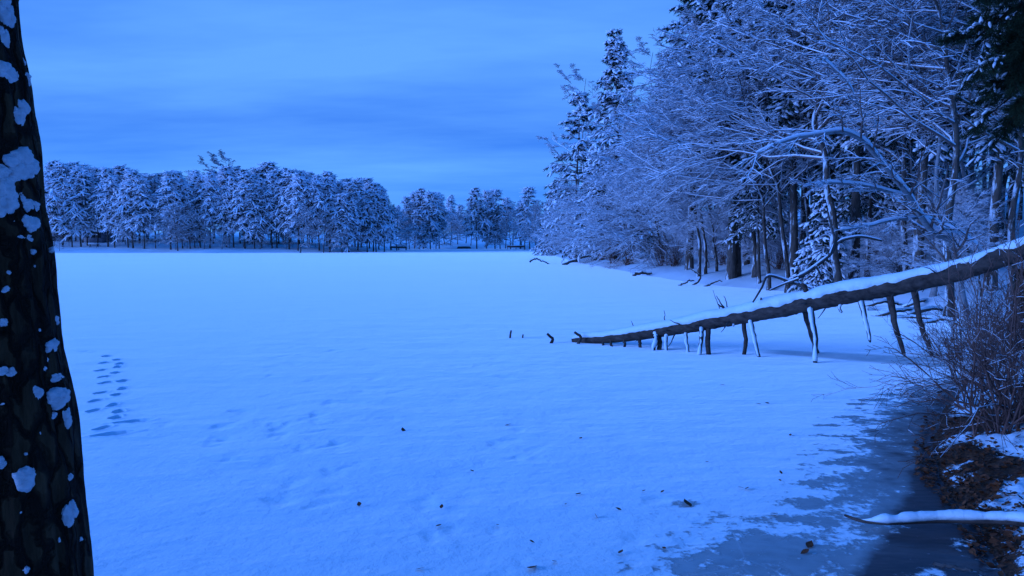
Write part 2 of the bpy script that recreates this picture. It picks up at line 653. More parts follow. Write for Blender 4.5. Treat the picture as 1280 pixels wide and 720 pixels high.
left_c = [(130, 454), (126, 463), (131, 471), (132, 478), (127, 490), (119, 501), (118, 513), (128, 536)]
right_c = [(134, 445), (147, 450), (150, 455), (148, 459), (145, 466), (153, 476), (153, 485), (146, 493), (142, 506), (149, 514), (145, 522)]
for x, y in left_c:
    pr(x, y, 0.31, 0.15, R(8), 0.20)
for x, y in right_c:
    pr(x, y, 0.31, 0.15, R(-14), 0.20)
pr(166, 527, 0.52, 0.19, R(62), 0.17)
pr(142, 543, 0.58, 0.18, R(56), 0.17)
rng = np.random.default_rng(77)
for (x0, y0, x1, y1, n, sx, sy) in [(440, 395, 330, 470, 34, 26, 6), (470, 415, 380, 450, 26, 34, 6), (340, 470, 250, 600, 26, 20, 10), (470, 470, 330, 640, 30, 45, 14), (340, 545, 470, 480, 16, 10, 5),
                                    (640, 346, 530, 347, 30, 6, .5), (430, 425, 640, 410, 34, 26, 9), (110, 438, 108, 440, 4, 5, 2), (170, 412, 260, 405, 14, 8, 1),
                                    (160, 400, 140, 407, 6, 4, 1), (560, 640, 640, 520, 8, 20, 8), (300, 480, 800, 640, 60, 130, 60), (640, 440, 700, 470, 16, 60, 16)]:
    for i in range(n):
        t = rng.random()
        pr(x0 + (x1 - x0) * t + rng.normal() * sx, y0 + (y1 - y0) * t + rng.normal() * sy,
           0.22 + rng.random() * .30, 0.14 + rng.random() * .16, rng.normal() * 0.9, -(0.004 + 0.013 * rng.random() ** 2))
for (x, y, L, W, hd, dp) in prints:
    sel = np.where((np.abs(IP[:, 0] - x) < 0.9) & (np.abs(IP[:, 1] - y) < 0.9))[0]
    dx, dy = IP[sel, 0] - x, IP[sel, 1] - y
    u = dx * sin(hd) + dy * cos(hd)
    v = dx * cos(hd) - dy * sin(hd)
    q = np.sqrt((u / (L / 2)) ** 2 + (v / (W / 2 * (1 + 0.22 * np.sin(u / L * 5 + x * 9)))) ** 2) * (1 + 0.14 * vnoise(IP[sel] * 4.0, 17, 2))
    if dp < 0:           # an old, half filled dimple
        IZ[sel] += dp * (1 - sstep(0.1, 1.6, q))
        continue
    IZ[sel] += -dp * (1 - sstep(0.75, 1.15, q)) + 0.06 * dp * np.exp(-((q - 1.35) / 0.22) ** 2)

# bare grey ice along the near bank (a shape of its own: where wind and seepage kept the snow off)
bare_px = [(822, 730), (872, 692), (925, 656), (985, 668), (1024, 674), (1062, 662), (1056, 628), (1050, 594), (1078, 560), (1090, 530),
           (1116, 505), (1152, 482), (1190, 471), (1230, 470), (1230, 560), (1260, 640), (1300, 740)]
BARE = np.array([ground(x, y)[:2] for x, y in bare_px])
sdist = -poly_sd(IP, BARE)                               # >0 inside the bare ice
bare = sdist / 0.55
for (x, y, L, W) in [(1015, 605, .34, .17), (1038, 600, .3, .16), (1011, 628, .40, .18), (988, 650, .36, .2), (1009, 649, .32, .2), (1034, 652, .3, .18), (1054, 565, .36, .15),
                     (1030, 545, .3, .12), (1046, 532, .4, .1), (1090, 500, .6, .12), (1072, 505, .4, .1), (1110, 494, .5, .1), (1040, 578, .25, .1), (858, 630, .2, .14), (1122, 517, .5, .1), (1062, 520, .5, .1)]:
    c = ground(x, y)
    q = np.sqrt(((IP[:, 0] - c[0]) / (L * .62)) ** 2 + ((IP[:, 1] - c[1]) / (W * .9)) ** 2)
    bare = np.maximum(bare, 1.3 * (0.95 - q))
# shadow under the fallen trunk, painted into the ice colour as thinner snow
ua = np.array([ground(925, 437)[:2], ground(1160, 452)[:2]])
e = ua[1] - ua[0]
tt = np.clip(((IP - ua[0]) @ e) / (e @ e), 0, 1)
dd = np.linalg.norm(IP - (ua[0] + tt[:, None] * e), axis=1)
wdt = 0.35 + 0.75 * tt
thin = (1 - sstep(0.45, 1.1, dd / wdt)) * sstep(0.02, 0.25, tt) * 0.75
ice_near_bank = np.exp(-np.maximum(-poly_sd(IP, LAKE), 0) / 0.75) * (1 - sstep(14, 18, IP[:, 1])) * (IP[:, 0] > 2)
dark_px = [(1062, 735), (1095, 695), (1120, 655), (1136, 612), (1146, 565), (1156, 525), (1176, 494), (1198, 476), (1240, 480), (1240, 560), (1290, 735)]
DARK = np.array([ground(x, y)[:2] for x, y in dark_px])
ice_near_bank = np.maximum(ice_near_bank * 0.5, np.clip(0.35 - poly_sd(IP, DARK) / 0.55, 0, 1))
ice = MB().add(np.c_[IP, IZ], IF).build('lake_ice', None)
ice['kind'] = 'structure'
add_attr(ice, 'bare', np.clip(bare, -4, 3))
add_attr(ice, 'thin', thin)  # painted shade strip below the trunk, drawn as darker ice
add_attr(ice, 'dark', ice_near_bank)
im, nt, bs = new_mat('snow_on_ice')
A = []
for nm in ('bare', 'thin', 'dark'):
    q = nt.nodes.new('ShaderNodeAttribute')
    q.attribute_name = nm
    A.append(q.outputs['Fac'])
n1 = noise(nt, 2.2, 6, 0.62, stretch=(1, 1.15, 1))
n2 = noise(nt, 9, 6, 0.65)
n3 = noise(nt, 0.09, 4, 0.55)
n4 = noise(nt, 60, 3, 0.6)
f = nmath(nt, 'ADD', A[0], nmath(nt, 'MULTIPLY', nmath(nt, 'SUBTRACT', n1, 0.5), 5.5))
f = nmath(nt, 'ADD', f, nmath(nt, 'MULTIPLY', nmath(nt, 'SUBTRACT', n2, 0.5), 4.5))
mask = ramp(nt, nmath(nt, 'ADD', nmath(nt, 'MULTIPLY', f, 0.25), 0.5), [(0.44, (0, 0, 0)), (0.50, (0.38, 0.38, 0.38)), (0.535, (0.75, 0.75, 0.75)), (0.59, (1, 1, 1))])
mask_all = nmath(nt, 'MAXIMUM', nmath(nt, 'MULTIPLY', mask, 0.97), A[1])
snow_c = ramp(nt, n3, [(0.3, (0.67, 0.80, 0.87)), (0.7, (0.74, 0.86, 0.90))])
ice_c = ramp(nt, n1, [(0.3, (0.30, 0.29, 0.28)), (0.5, (0.40, 0.38, 0.36)), (0.7, (0.52, 0.50, 0.48))])
vor = nt.nodes.new('ShaderNodeTexVoronoi')
vor.feature = 'DISTANCE_TO_EDGE'
vor.inputs['Scale'].default_value = 0.9
vco = nt.nodes.new('ShaderNodeTexCoord')
nt.links.new(vco.outputs['Object'], vor.inputs['Vector'])
ice_c = nmix(nt, ramp(nt, vor.outputs['Distance'], [(0.0, (0.35, 0.35, 0.35)), (0.012, (0, 0, 0))]), ice_c, (0.66, 0.66, 0.66))
ice_c = nmix(nt, ramp(nt, nmath(nt, 'ADD', A[2], nmath(nt, 'MULTIPLY', nmath(nt, 'SUBTRACT', n1, 0.5), 0.9)), [(0.12, (0, 0, 0)), (0.42, (1, 1, 1))]), ice_c, (0.012, 0.010, 0.010))
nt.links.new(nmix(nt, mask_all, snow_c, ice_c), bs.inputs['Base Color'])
rg = nmix(nt, mask, (0.6, 0.6, 0.6), (0.28, 0.28, 0.28))
nt.links.new(rg, bs.inputs['Roughness'])
bs.inputs['Specular IOR Level'].default_value = 0.5
nt.links.new(nmix(nt, mask_all, (1.0, 1.0, 1.0), (0.0, 0.0, 0.0)), bs.inputs["Sheen Weight"])
bs.inputs['Sheen Roughness'].default_value = 0.45
hh = nmath(nt, 'ADD', nmath(nt, 'MULTIPLY', n2, 0.5), nmath(nt, 'ADD', nmath(nt, 'MULTIPLY', n4, 0.12), nmath(nt, 'MULTIPLY', n1, 1.1)))
hh = nmath(nt, 'MULTIPLY', hh, nmath(nt, 'SUBTRACT', 1.0, nmath(nt, 'MULTIPLY', mask, 0.92)))
hh = nmath(nt, 'ADD', hh, nmath(nt, 'MULTIPLY', nmath(nt, 'SUBTRACT', 1.0, mask), 0.5))
n5 = noise(nt, 0.55, 4, 0.55, stretch=(0.8, 1.7, 1))
hh = nmath(nt, 'ADD', hh, nmath(nt, 'MULTIPLY', n5, 3.0))
bump(nt, bs, hh, 0.6, 0.045)
ice.data.materials.append(im)

# ================================================================== tree kinds
PROTO = {}


def child_paths(P, Rr, n, t0, t1, ang, ratio, k, rng, flat, droop, rs, taper=0.8, wig=0.05, minlen=0.1, sort_side=True):
    N, kp = P.shape[:2]
    t = (t0 + (t1 - t0) * (np.arange(n)[None] + rng.random((N, n))) / n)
    fi = np.clip(t * (kp - 1), 0, kp - 1.001)
    i = fi.astype(int)
    fr = (fi - i)[..., None]
    ar = np.arange(N)[:, None]
    start = P[ar, i] * (1 - fr) + P[ar, i + 1] * fr
    T = norm(P[ar, i + 1] - P[ar, i])
    r0 = Rr[ar, i] * (1 - fr[..., 0]) + Rr[ar, i + 1] * fr[..., 0]
    plen = np.linalg.norm(np.diff(P, axis=1), axis=-1).sum(1)[:, None]
    S = np.cross(T, UP)
    S = np.where(np.linalg.norm(S, axis=-1, keepdims=True) < 0.1, np.array([1.0, 0, 0]), S)
    S = norm(S)
    B = np.cross(S, T)
    sg = np.where((np.arange(n)[None] + rng.integers(0, 2, (N, 1))) % 2 == 0, 1.0, -1.0)
    az = rng.normal(size=(N, n)) * flat
    perp = S * (sg * np.cos(az))[..., None] + B * np.sin(az)[..., None]
    an = ang * (0.75 + 0.5 * rng.random((N, n)))
    D = norm(T * np.cos(an)[..., None] + perp * np.sin(an)[..., None])
    L = np.maximum(plen * ratio * (1.15 - 0.75 * t) * (0.65 + 0.7 * rng.random((N, n))), minlen)
    s = np.linspace(0, 1, k)
    Q = start[:, :, None, :] + D[:, :, None, :] * (L[..., None] * s)[..., None]
    Q = Q + UP * (droop * L[..., None] * s ** 2)[..., None]
    W = rng.normal(size=Q.shape) * wig * L[..., None, None]
    W[:, :, 0] = 0
    Q = Q + np.cumsum(W, axis=2) * 0.5
    RR = np.maximum((r0 * rs)[..., None] * (1 - taper * s), 0.003)
    return Q.reshape(N * n, k, 3), RR.reshape(N * n, k)


def snow_on(mb, P, Rr, smin, smax, sides=3, k=0.85, keep=1.0, rng=None, lift=0.75):
    """a ridge of snow lying along the top of every limb that is not too steep"""
    if keep < 1.0:
        sel = rng.random(len(P)) < keep
        P, Rr = P[sel], Rr[sel]
    if len(P) == 0:
        return
    T = norm(np.gradient(P, axis=1))
    st = np.abs(T[..., 2])
    s = np.clip(Rr * k, smin, smax) * (1 - sstep(0.55, 0.95, st))
    Q = P + UP * (Rr * 0.7 + s * lift)[..., None]
    s[:, -1] *= 0.5
    tubes(mb, Q, np.maximum(s, 0.001), sides)


def bare_tree(name, seed, H=15.0, rt=0.2, lean=0.25, nl=20, dens=1.0, twig_r=0.010, snow=1.0, low=0.22, side=0.75, spread=0.5, bark=None):
    """a leafless broadleaf tree whose twigs carry snow; it leans and reaches towards +x"""
    rng = np.random.default_rng(seed)
    k = 12
    s = np.linspace(0, 1, k)
    tp = np.stack([lean * H * s ** 1.4, 0.04 * H * np.sin(s * 3 + seed), H * s * (1 - 0.08 * lean * s)], -1)
    tp += np.cumsum(rng.normal(size=tp.shape) * 0.010 * H, 0) * np.array([1, 1, 0])
    tp -= tp[0]
    tp[0, 2] = -0.7
    tr = rt * (1 - 0.86 * s ** 0.9)
    tr[0] *= 1.45
    P0, R0 = tp[None], tr[None]
    mt = MB()
    Pt = resample(np.c_[tp, tr], 40)
    wob = 1 + 0.06 * vnoise(np.stack(np.meshgrid(np.arange(40) * .5, np.arange(10) * .7, indexing='ij'), -1), seed, 2)[None]
    tubes(mt, Pt[None, :, :3], Pt[None, :, 3], 10, wob=wob)
    # limbs
    P1, R1 = child_paths(P0, R0, nl, low, 0.97, 1.05, spread, 8, rng, 1.6, 0.10, 0.5, 0.85, 0.035)
    # crown reaches for the light over the lake
    off = (P1 - P1[:, :1])
    ln = np.linalg.norm(off, axis=-1, keepdims=True)
    P1 = P1 + np.array([1.0, 0, 0]) * ln * 0.28 * side - UP * ln * 0.02
    mb = MB()
    tubes(mb, P1, R1, 5)
    P2, R2 = child_paths(P1, R1, int(9 * dens), 0.15, 1.0, 0.75, 0.42, 6, rng, 0.5, -0.05, 0.55, 0.8, 0.04)
    R2 = np.maximum(R2, twig_r * 1.2)
    tubes(mb, P2, R2, 4)
    P3, R3 = child_paths(P2, R2, int(8 * dens), 0.12, 1.0, 0.7, 0.42, 4, rng, 0.45, -0.12, 0.6, 0.7, 0.05, 0.25)
    R3 = np.maximum(R3, twig_r * 0.8)
    tubes(mb, P3, R3, 3)
    P4, R4 = child_paths(P3, R3, 6, 0.12, 1.0, 0.65, 0.5, 3, rng, 0.5, -0.12, 0.7, 0.6, 0.05, 0.2)
    R4 = np.maximum(R4, twig_r * 0.55)
    tubes(mb, P4, R4, 3)
    ms = MB()
    snow_on(ms, Pt[None, 8:, :3], Pt[None, 8:, 3], 0.0, 0.05, 6, 0.4)
    snow_on(ms, P1, R1, 0.03, 0.10, 5)
    snow_on(ms, P2, R2, 0.028, 0.06, 4, keep=snow, rng=rng)
    snow_on(ms, P3, R3, 0.022, 0.045, 3, keep=snow * 0.97, rng=rng)
    snow_on(ms, P4, R4, 0.018, 0.034, 3, keep=snow * 0.92, rng=rng)
    PROTO[name] = [('trunk', mt.mesh('trunk', bark or M_bark)), ('branches', mb.mesh('branches', M_twig)), ('snow', ms.mesh('snow', M_tsnow, False))]


def pine(name, seed, H=20.0, rt=0.24, h0=0.22, Lmax=4.0, nb=110, nsub=8, ntuft=3, tuft=0.42, snow=(0.55, 0.2, 0.13), snow_keep=0.8,
         form='pine', needle=None, dead=8, up=0.12, nneedle=9, nw=0.16, top_bias=1.0):
    rng = np.random.default_rng(seed)
    k = 16
    s = np.linspace(0, 1, k)
    tp = np.stack([0.012 * H * np.sin(s * 4 + seed), 0.012 * H * np.cos(s * 3 + seed * 2), H * s], -1)
    tp -= tp[0]
    tp[0, 2] = -0.8
    tr = rt * (1 - 0.94 * s ** 0.85)
    tr[0] *= 1.35
    mt = MB()
    tubes(mt, tp[None], tr[None], 9)
    # boughs
    hh = h0 + (0.985 - h0) * np.sort(rng.random(nb)) ** (1.0 / top_bias)
    q = (hh - h0) / (1 - h0)
    if form == 'pine':
        L = Lmax * (0.13 + 1.05 * np.clip(1 - q, 0, 1) ** 0.75 * np.clip(0.5 + 1.5 * q, 0, 1)) * (0.55 + 0.65 * rng.random(nb))
        el = up + 0.55 * q ** 2 - 0.30 * (1 - q) + 0.12 * rng.normal(size=nb)
    else:
        L = Lmax * (0.06 + 1.0 * (1 - q) ** 0.85) * (0.7 + 0.5 * rng.random(nb))
        el = up - 0.35 * (1 - q) + 0.5 * q ** 3 + 0.10 * rng.normal(size=nb)
    az = np.arange(nb) * 2.399 + rng.normal(size=nb) * 0.5
    st = np.stack([np.interp(hh, s, tp[:, 0]), np.interp(hh, s, tp[:, 1]), hh * H], -1)
    D = np.stack([np.cos(az) * np.cos(el), np.sin(az) * np.cos(el), np.sin(el)], -1)
    ss = np.linspace(0, 1, 7)
    P1 = st[:, None] + D[:, None] * (L[:, None] * ss)[..., None] - UP * ((0.24 if form == 'pine' else 0.22) * L[:, None] * ss ** 2.2)[..., None]
    P1[:, 1:] += np.cumsum(rng.normal(size=P1[:, 1:].shape) * 0.02 * L[:, None, None], 1)
    R1 = np.clip(0.011 * L + 0.012, 0.012, 0.07)[:, None] * (1 - 0.8 * ss)
    mb = MB()
    tubes(mb, P1, R1, 4)
    P2, R2 = child_paths(P1, R1, nsub, 0.22, 1.0, 0.85, 0.36, 4, rng, 0.28, -0.22, 0.5, 0.6, 0.03, 0.25)
    tubes(mb, P2, np.maximum(R2, 0.008), 3)
    if dead:
        hd = h0 * (0.3 + 0.7 * rng.random(dead))
        azd = rng.random(dead) * 6.28
        Ld = (0.5 + rng.random(dead)) * Lmax * 0.3
        Dd = np.stack([np.cos(azd), np.sin(azd), 0.1 * rng.normal(size=dead)], -1)
        Pd = np.stack([np.zeros(dead), np.zeros(dead), hd * H], -1)[:, None] + Dd[:, None] * (Ld[:, None] * np.linspace(0, 1, 4))[..., None]
        Pd[:, :, 2] -= 0.1 * Ld[:, None] * np.linspace(0, 1, 4) ** 2
        tubes(mb, Pd, np.full((dead, 4), 0.02) * np.linspace(1, .4, 4), 3)
    # needle tufts along the side shoots
    mf = MB()
    ms = MB()
    tm = [tuft_template(nneedle, nw, 0.75, seed * 7 + j) for j in range(3)]
    bl = [blob_template(1, 0.22, seed * 5 + j) for j in range(4)]
    allP = [P2]
    pos, dr = [], []
    for j in range(ntuft):
        f = 0.25 + 0.75 * (j + rng.random(len(P2))) / ntuft
        i = np.clip((f * 3).astype(int), 0, 2)
        fr = (f * 3 - i)[:, None]
        a = np.arange(len(P2))
        pos.append(P2[a, i] * (1 - fr) + P2[a, i + 1] * fr)
        dr.append(P2[a, i + 1] - P2[a, i])
    # tips of the boughs as well
    pos.append(P1[:, -1])
    dr.append(P1[:, -1] - P1[:, -2])
    pos, dr = np.concatenate(pos), norm(np.concatenate(dr))
    dr = norm(dr + np.array([0, 0, -0.12]) + 0.2 * rng.normal(size=dr.shape))
    pick = rng.integers(0, 3, len(pos))
    sz = tuft * (0.7 + 0.6 * rng.random(len(pos)))
    for j in range(3):
        m = pick == j
        stamp(mf, tm[j], pos[m], dr[m], np.repeat(sz[m][:, None], 3, 1) * np.array([1, 1, 0.8]), rng, 1.0)
    keep = rng.random(len(pos)) < snow_keep
    pp, d2 = pos[keep], dr[keep]
    pp = pp + d2 * tuft * 0.3 + UP * (0.04 + 0.10 * tuft)
    pick = rng.integers(0, 4, len(pp))
    sc_ = np.array(snow)[None] * (0.45 + 0.9 * rng.random((len(pp), 1))) * (0.8 + 0.4 * rng.random((len(pp), 3)))
    for j in range(4):
        m = pick == j
        stamp(ms, bl[j], pp[m], d2[m], sc_[m], rng, 0.25)
    snow_on(ms, P1, R1, 0.03, 0.09, 4, 1.1)
    PROTO[name] = [('trunk', mt.mesh('trunk', M_bark)), ('branches', mb.mesh('branches', M_bark)), ('needles', mf.mesh('needles', needle or M_needle, False)), ('snow', ms.mesh('snow', M_tsnow))]


# far-shore kinds
pine('far_pine_a', 1, 19, 0.20, 0.30, 4.0, 74, 9, 2, 0.52, (0.95, 0.19, 0.10), 0.55, nneedle=6, nw=0.24)
pine('far_pine_b', 2, 18, 0.18, 0.36, 3.3, 62, 9, 2, 0.50, (0.95, 0.19, 0.10), 0.55, nneedle=6, nw=0.24)
pine('far_pine_c', 3, 20, 0.23, 0.26, 4.7, 88, 9, 2, 0.55, (0.95, 0.19, 0.10), 0.55, nneedle=6, nw=0.24)
pine('far_pine_d', 4, 17, 0.18, 0.16, 4.3, 90, 9, 2, 0.55, (0.95, 0.19, 0.10), 0.55, nneedle=6, nw=0.24)
# near conifers
pine('tall_pine', 11, 24, 0.30, 0.34, 4.3, 100, 12, 4, 0.34, (0.24, 0.10, 0.055), 0.5, nneedle=11, nw=0.13)
pine('spire', 12, 24, 0.26, 0.10, 4.3, 240, 9, 3, 0.36, (0.34, 0.12, 0.065), 0.66, form='spruce', nneedle=10, nw=0.13)
pine('ragged_pine', 13, 21, 0.26, 0.20, 4.2, 80, 10, 4, 0.40, (0.36, 0.14, 0.075), 0.75, nneedle=11, nw=0.13)
pine('hemlock', 14, 14, 0.18, 0.10, 3.4, 150, 10, 3, 0.32, (0.30, 0.14, 0.07), 0.45, form='spruce', up=0.05, nneedle=10, nw=0.14)
pine('high_hemlock', 16, 17, 0.20, 0.30, 3.0, 130, 11, 4, 0.28, (0.20, 0.08, 0.045), 0.45, form='spruce', up=0.05, nneedle=10, nw=0.14)
pine('young_spruce', 15, 5.5, 0.09, 0.05, 1.7, 110, 8, 4, 0.17, (0.14, 0.06, 0.035), 0.5, form='spruce', up=0.0, nneedle=10, nw=0.14, dead=0)
# bare, snowy broadleaves
bare_tree('oak_a', 21, 16, 0.22, 0.16, 22, 1.0, 0.011)
bare_tree('oak_b', 22, 18, 0.24, 0.05, 24, 1.0, 0.011, low=0.28)
bare_tree('leaner_a', 23, 13, 0.17, 0.50, 20, 1.0, 0.010, low=0.18, side=1.2, spread=0.58)
bare_tree('leaner_b', 24, 11, 0.14, 0.36, 20, 1.0, 0.009, low=0.15, side=1.3, spread=0.6)
bare_tree('high_leaner', 27, 14, 0.16, 0.30, 20, 1.0, 0.010, low=0.42, side=1.2, spread=0.55)
bare_tree('high_oak', 28, 17, 0.22, 0.10, 22, 1.0, 0.011, low=0.42)
bare_tree('dark_oak', 29, 17, 0.20, 0.08, 22, 1.0, 0.011, snow=0.30, low=0.38)
bare_tree('slim_birch', 25, 14, 0.11, 0.12, 16, 0.8, 0.009, low=0.4, spread=0.32, bark=M_birch)
bare_tree('far_bare', 26, 11, 0.16, 0.05, 18, 0.8, 0.022, low=0.15, side=0.2)


def plant(kind, loc, scale=1.0, rotz=0.0, name='pine_tree', label='', cat='tree', group=None, tilt=0.0):
    t = thing(name, label, cat, loc, rotz, group)
    t.scale = (scale, scale, scale)
    if tilt:
        t.rotation_euler = (0, tilt, rotz)
    for pn, me in PROTO[kind]:
        o = bpy.data.objects.new(pn, me)
        col.objects.link(o)
        o.parent = t
    return t


PROTO_H = dict(far_pine_a=19, far_pine_b=18, far_pine_c=20, far_pine_d=17, tall_pine=24, spire=24, ragged_pine=21, hemlock=14, young_spruce=5.5,
               oak_a=16, oak_b=18, leaner_a=13, leaner_b=11, high_leaner=14, high_oak=17, dark_oak=17, high_hemlock=17, slim_birch=14, far_bare=11)


def lz(x, y):
    return float(land_h(np.array([[x, y]]))[0])


def spot(px, Y):
    x = (px - 640.0) / FPX * (Y * cos(PITCH)) / 1.0
    return np.array([x, Y, lz(x, Y)])


def top_h(py, Y, z0):
    d = ray(640, py)
    return CAMZ + d[2] / d[1] * Y - z0

# ================================================================== far shore
rng = np.random.default_rng(5)
ORD = ['first', 'second', 'third', 'fourth', 'fifth', 'sixth', 'seventh', 'eighth', 'ninth', 'tenth', 'eleventh', 'twelfth', 'thirteenth', 'fourteenth', 'fifteenth',
       'sixteenth', 'seventeenth', 'eighteenth', 'nineteenth', 'twentieth']


def crest(px):
    return np.interp(px, [40, 75, 100, 130, 160, 190, 215, 250, 285, 310, 350, 400, 430, 455, 475, 488], [206, 199, 200, 206, 207, 214, 208, 212, 206, 210, 206, 212, 222, 216, 228, 258])


# front row of the big stand
front_px = [64, 78, 90, 101, 109, 122, 135, 143, 160, 166, 180, 194, 213, 228, 243, 250, 262, 283, 292, 306, 318, 327, 340, 346, 361, 372, 385, 399, 412, 427, 436, 447, 459, 470, 480]
kinds4 = ['far_pine_a', 'far_pine_b', 'far_pine_c', 'far_pine_d']
for i, px in enumerate(front_px):
    Y = 162 + rng.random() * 5 + (5 if px > 440 else 0) + (6 if px < 140 else 0)
    p = spot(px, Y)
    h = top_h(crest(px) + 3 + abs(rng.normal()) * 8 + (16 if i % 3 == 2 else 0), Y, p[2])
    kd = kinds4[int(rng.integers(0, 4))] if px < 430 else 'far_pine_c'
    if px < 125:
        lab = 'far-shore front-row pine with snowy boughs, %s to the right of the close dark trunk' % ORD[i]
    elif px < 300:
        lab = 'far-shore front-row pine with snowy boughs, %s to the right of the pale house' % ORD[i - 6]
    else:
        lab = 'far-shore front-row pine with snowy boughs, %s from the right end of the big stand' % ORD[len(front_px) - 1 - i]
    plant(kd, p, h / PROTO_H[kd], rng.random() * 6.28, 'pine_tree', lab, 'pine tree', 'front row of pines on the far shore')
# rows behind
back_px = np.linspace(52, 474, 60) + rng.normal(size=60) * 3
for i, px in enumerate(back_px):
    Y = 176 + rng.random() * 22
    p = spot(px, Y)
    h = top_h(crest(px) + rng.normal() * 3.5 + 5, Y, p[2])
    kd = kinds4[int(rng.integers(0, 4))]
    plant(kd, p, h / PROTO_H[kd], rng.random() * 6.28, 'pine_tree', 'snowy pine standing in the back rows of the big far-shore stand', 'pine tree', 'back rows of pines on the far shore')
# frosty broadleaves among the far pines
for (px, py, Y, lab) in [(282, 199, 196, 'round-topped frosty bare tree rising above the middle of the far pines'),
                         (222, 262, 160, 'low frosty bare tree before the pines, below the round-topped one and left of it'),
                         (238, 258, 163, 'taller of two low frosty bare trees in a gap of the far pines'),
                         (374, 262, 159, 'pale leaning bare tree at the far waterline before the pines'),
                         (175, 236, 190, 'thin bare tree in the gap right of the pale house'),
                         (404, 268, 160, 'small frosty bare tree near the right end of the big stand'),
                         (490, 252, 200, 'grey bare tree just right of the big far-shore stand'),
                         (497, 262, 188, 'low grey bare tree above the dark dock')]:
    p = spot(px, Y)
    plant('far_bare', p, top_h(py, Y, p[2]) / 11, rng.random() * 6.28, 'bare_tree', lab, 'bare tree', 'bare trees on the far shore')

# frosty undergrowth along the foot of the stand
for i, px in enumerate(np.linspace(66, 484, 40)):
    Y = 160 + rng.random() * 22
    p = spot(px + rng.normal() * 4, Y)
    if 108 < px < 136 or p[2] < 0.02:
        continue
    plant('far_bare', p, 0.20 + 0.26 * rng.random(), rng.random() * 6.28, 'frosty_bush', 'frosty bush in the undergrowth at the foot of the far pines', 'bush', 'undergrowth beneath the far pines')

# the two clumps on the point in the middle distance
for (px, py, Y, kd, lab) in [(508, 246, 218, 'far_pine_a', 'leftmost pine of the clump right of the dark dock'),
                             (518, 238, 222, 'far_pine_b', 'second pine from the left in the clump right of the dark dock'),
                             (529, 236, 219, 'far_pine_c', 'tallest pine of the clump right of the dark dock'),
                             (538, 240, 216, 'far_pine_d', 'low-branched pine before the tallest of the clump by the dark dock'),
                             (549, 240, 224, 'far_pine_b', 'rightmost pine of the clump right of the dark dock'),
                             (524, 262, 214, 'far_pine_d', 'shortest pine of the clump right of the dark dock'),
                             (596, 235, 220, 'far_pine_c', 'left one of the broad pines beyond the overturned boat'),
                             (608, 238, 226, 'far_pine_a', 'middle one of the broad pines beyond the overturned boat'),
                             (619, 237, 222, 'far_pine_d', 'right one of the broad pines beyond the overturned boat'),
                             (632, 246, 232, 'far_pine_b', 'narrow pine at the right edge of the broad pines'),
                             (565, 243, 262, 'far_pine_b', 'slim distant pine in the gap between the two middle clumps'),
                             (575, 256, 270, 'far_pine_d', 'small distant pine in the gap, beside a slim taller one'),
                             (662, 234, 200, 'far_pine_d', 'dark pine where the far shore meets the right-hand woods'),
                             (650, 250, 225, 'far_pine_b', 'small pine above the red-brown dock')]:
    p = spot(px, Y)
    plant(kd, p, top_h(py, Y, p[2]) / PROTO_H[kd], rng.random() * 6.28, 'pine_tree', lab, 'pine tree', 'pines on the middle shore')
for (px, py, Y) in [(500, 270, 230), (556, 262, 240), (563, 268, 236), (572, 270, 240), (582, 264, 250), (588, 272, 236), (641, 262, 236), (650, 265, 220), (656, 262, 205),
                    (668, 258, 190), (676, 262, 172), (684, 258, 162), (512, 276, 216), (545, 275, 218), (626, 270, 222), (638, 276, 214)]:
    p = spot(px, Y)
    plant('far_bare', p, top_h(py + rng.normal() * 3, Y, p[2]) / 11, rng.random() * 6.28, 'bare_tree', 'frosty bare tree filling the gaps between the middle clumps of pines', 'bare tree', 'frosty trees between the middle clumps')
# distant wooded skyline behind everything
for i, px in enumerate(np.linspace(470, 690, 26)):
    Y = 300 + rng.random() * 40
    p = spot(px + rng.normal() * 3, Y)
    kd = 'far_bare' if i % 3 else 'far_pine_b'
    plant(kd, p, top_h(262 + rng.normal() * 5, Y, p[2]) / PROTO_H[kd], rng.random() * 6.28, 'distant_tree', 'hazy distant tree in the low skyline behind the middle clumps', 'distant tree', 'distant trees on the skyline')


# ================================================================== right-hand woods
def toward_lake(spread=0.7):
    return pi + rng.normal() * spread


rng = np.random.default_rng(42)
placed = []


def put(kind, px, Y, top=None, scale=None, rot=None, name=None, label='', group=None, cat=None, dz=0.0):
    p = spot(px, Y)
    h = PROTO_H[kind]
    s = scale if scale else top_h(top, Y, p[2]) / h
    placed.append((p[0], p[1]))
    con = kind in ('tall_pine', 'spire', 'ragged_pine', 'hemlock', 'high_hemlock', 'young_spruce') or kind.startswith('far_pine')
    nm = name or ('pine_tree' if con else 'bare_tree')
    return plant(kind, p + np.array([0, 0, dz]), s, rot if rot is not None else (rng.random() * 6.28 if con else toward_lake()), nm, label, cat or ('pine tree' if con else 'bare tree'), group)


GC = 'evergreens in the right-hand woods'
GB = 'snow-covered bare trees of the right-hand woods'
put('spire', 768, 80, 36, label='tall narrow spire-topped evergreen against the sky left of the woods', group=GC, name='spruce_tree', cat='spruce tree')
put('ragged_pine', 720, 96, 114, label='ragged pine with boughs reaching left, lower of the two against the sky', group=GC)
put('hemlock', 742, 92, 185, label='dark evergreen standing low between the spire and the ragged pine', group=GC, name='hemlock_tree', cat='evergreen')
put('slim_birch', 736, 118, 90, label='fine-twigged bare tree just left of the spire-topped evergreen', group=GB, rot=1.5)
put('oak_a', 712, 128, 212, label='bare tree below the ragged pine at the outer end of the woods', group=GB, rot=1.8)
put('hemlock', 690, 135, 228, label='small dark evergreen at the outermost tip of the woods', group=GC, name='hemlock_tree', cat='evergreen')
put('leaner_a', 726, 108, 252, label='leaning bare tree over the ice at the outer tip of the woods', group=GB)
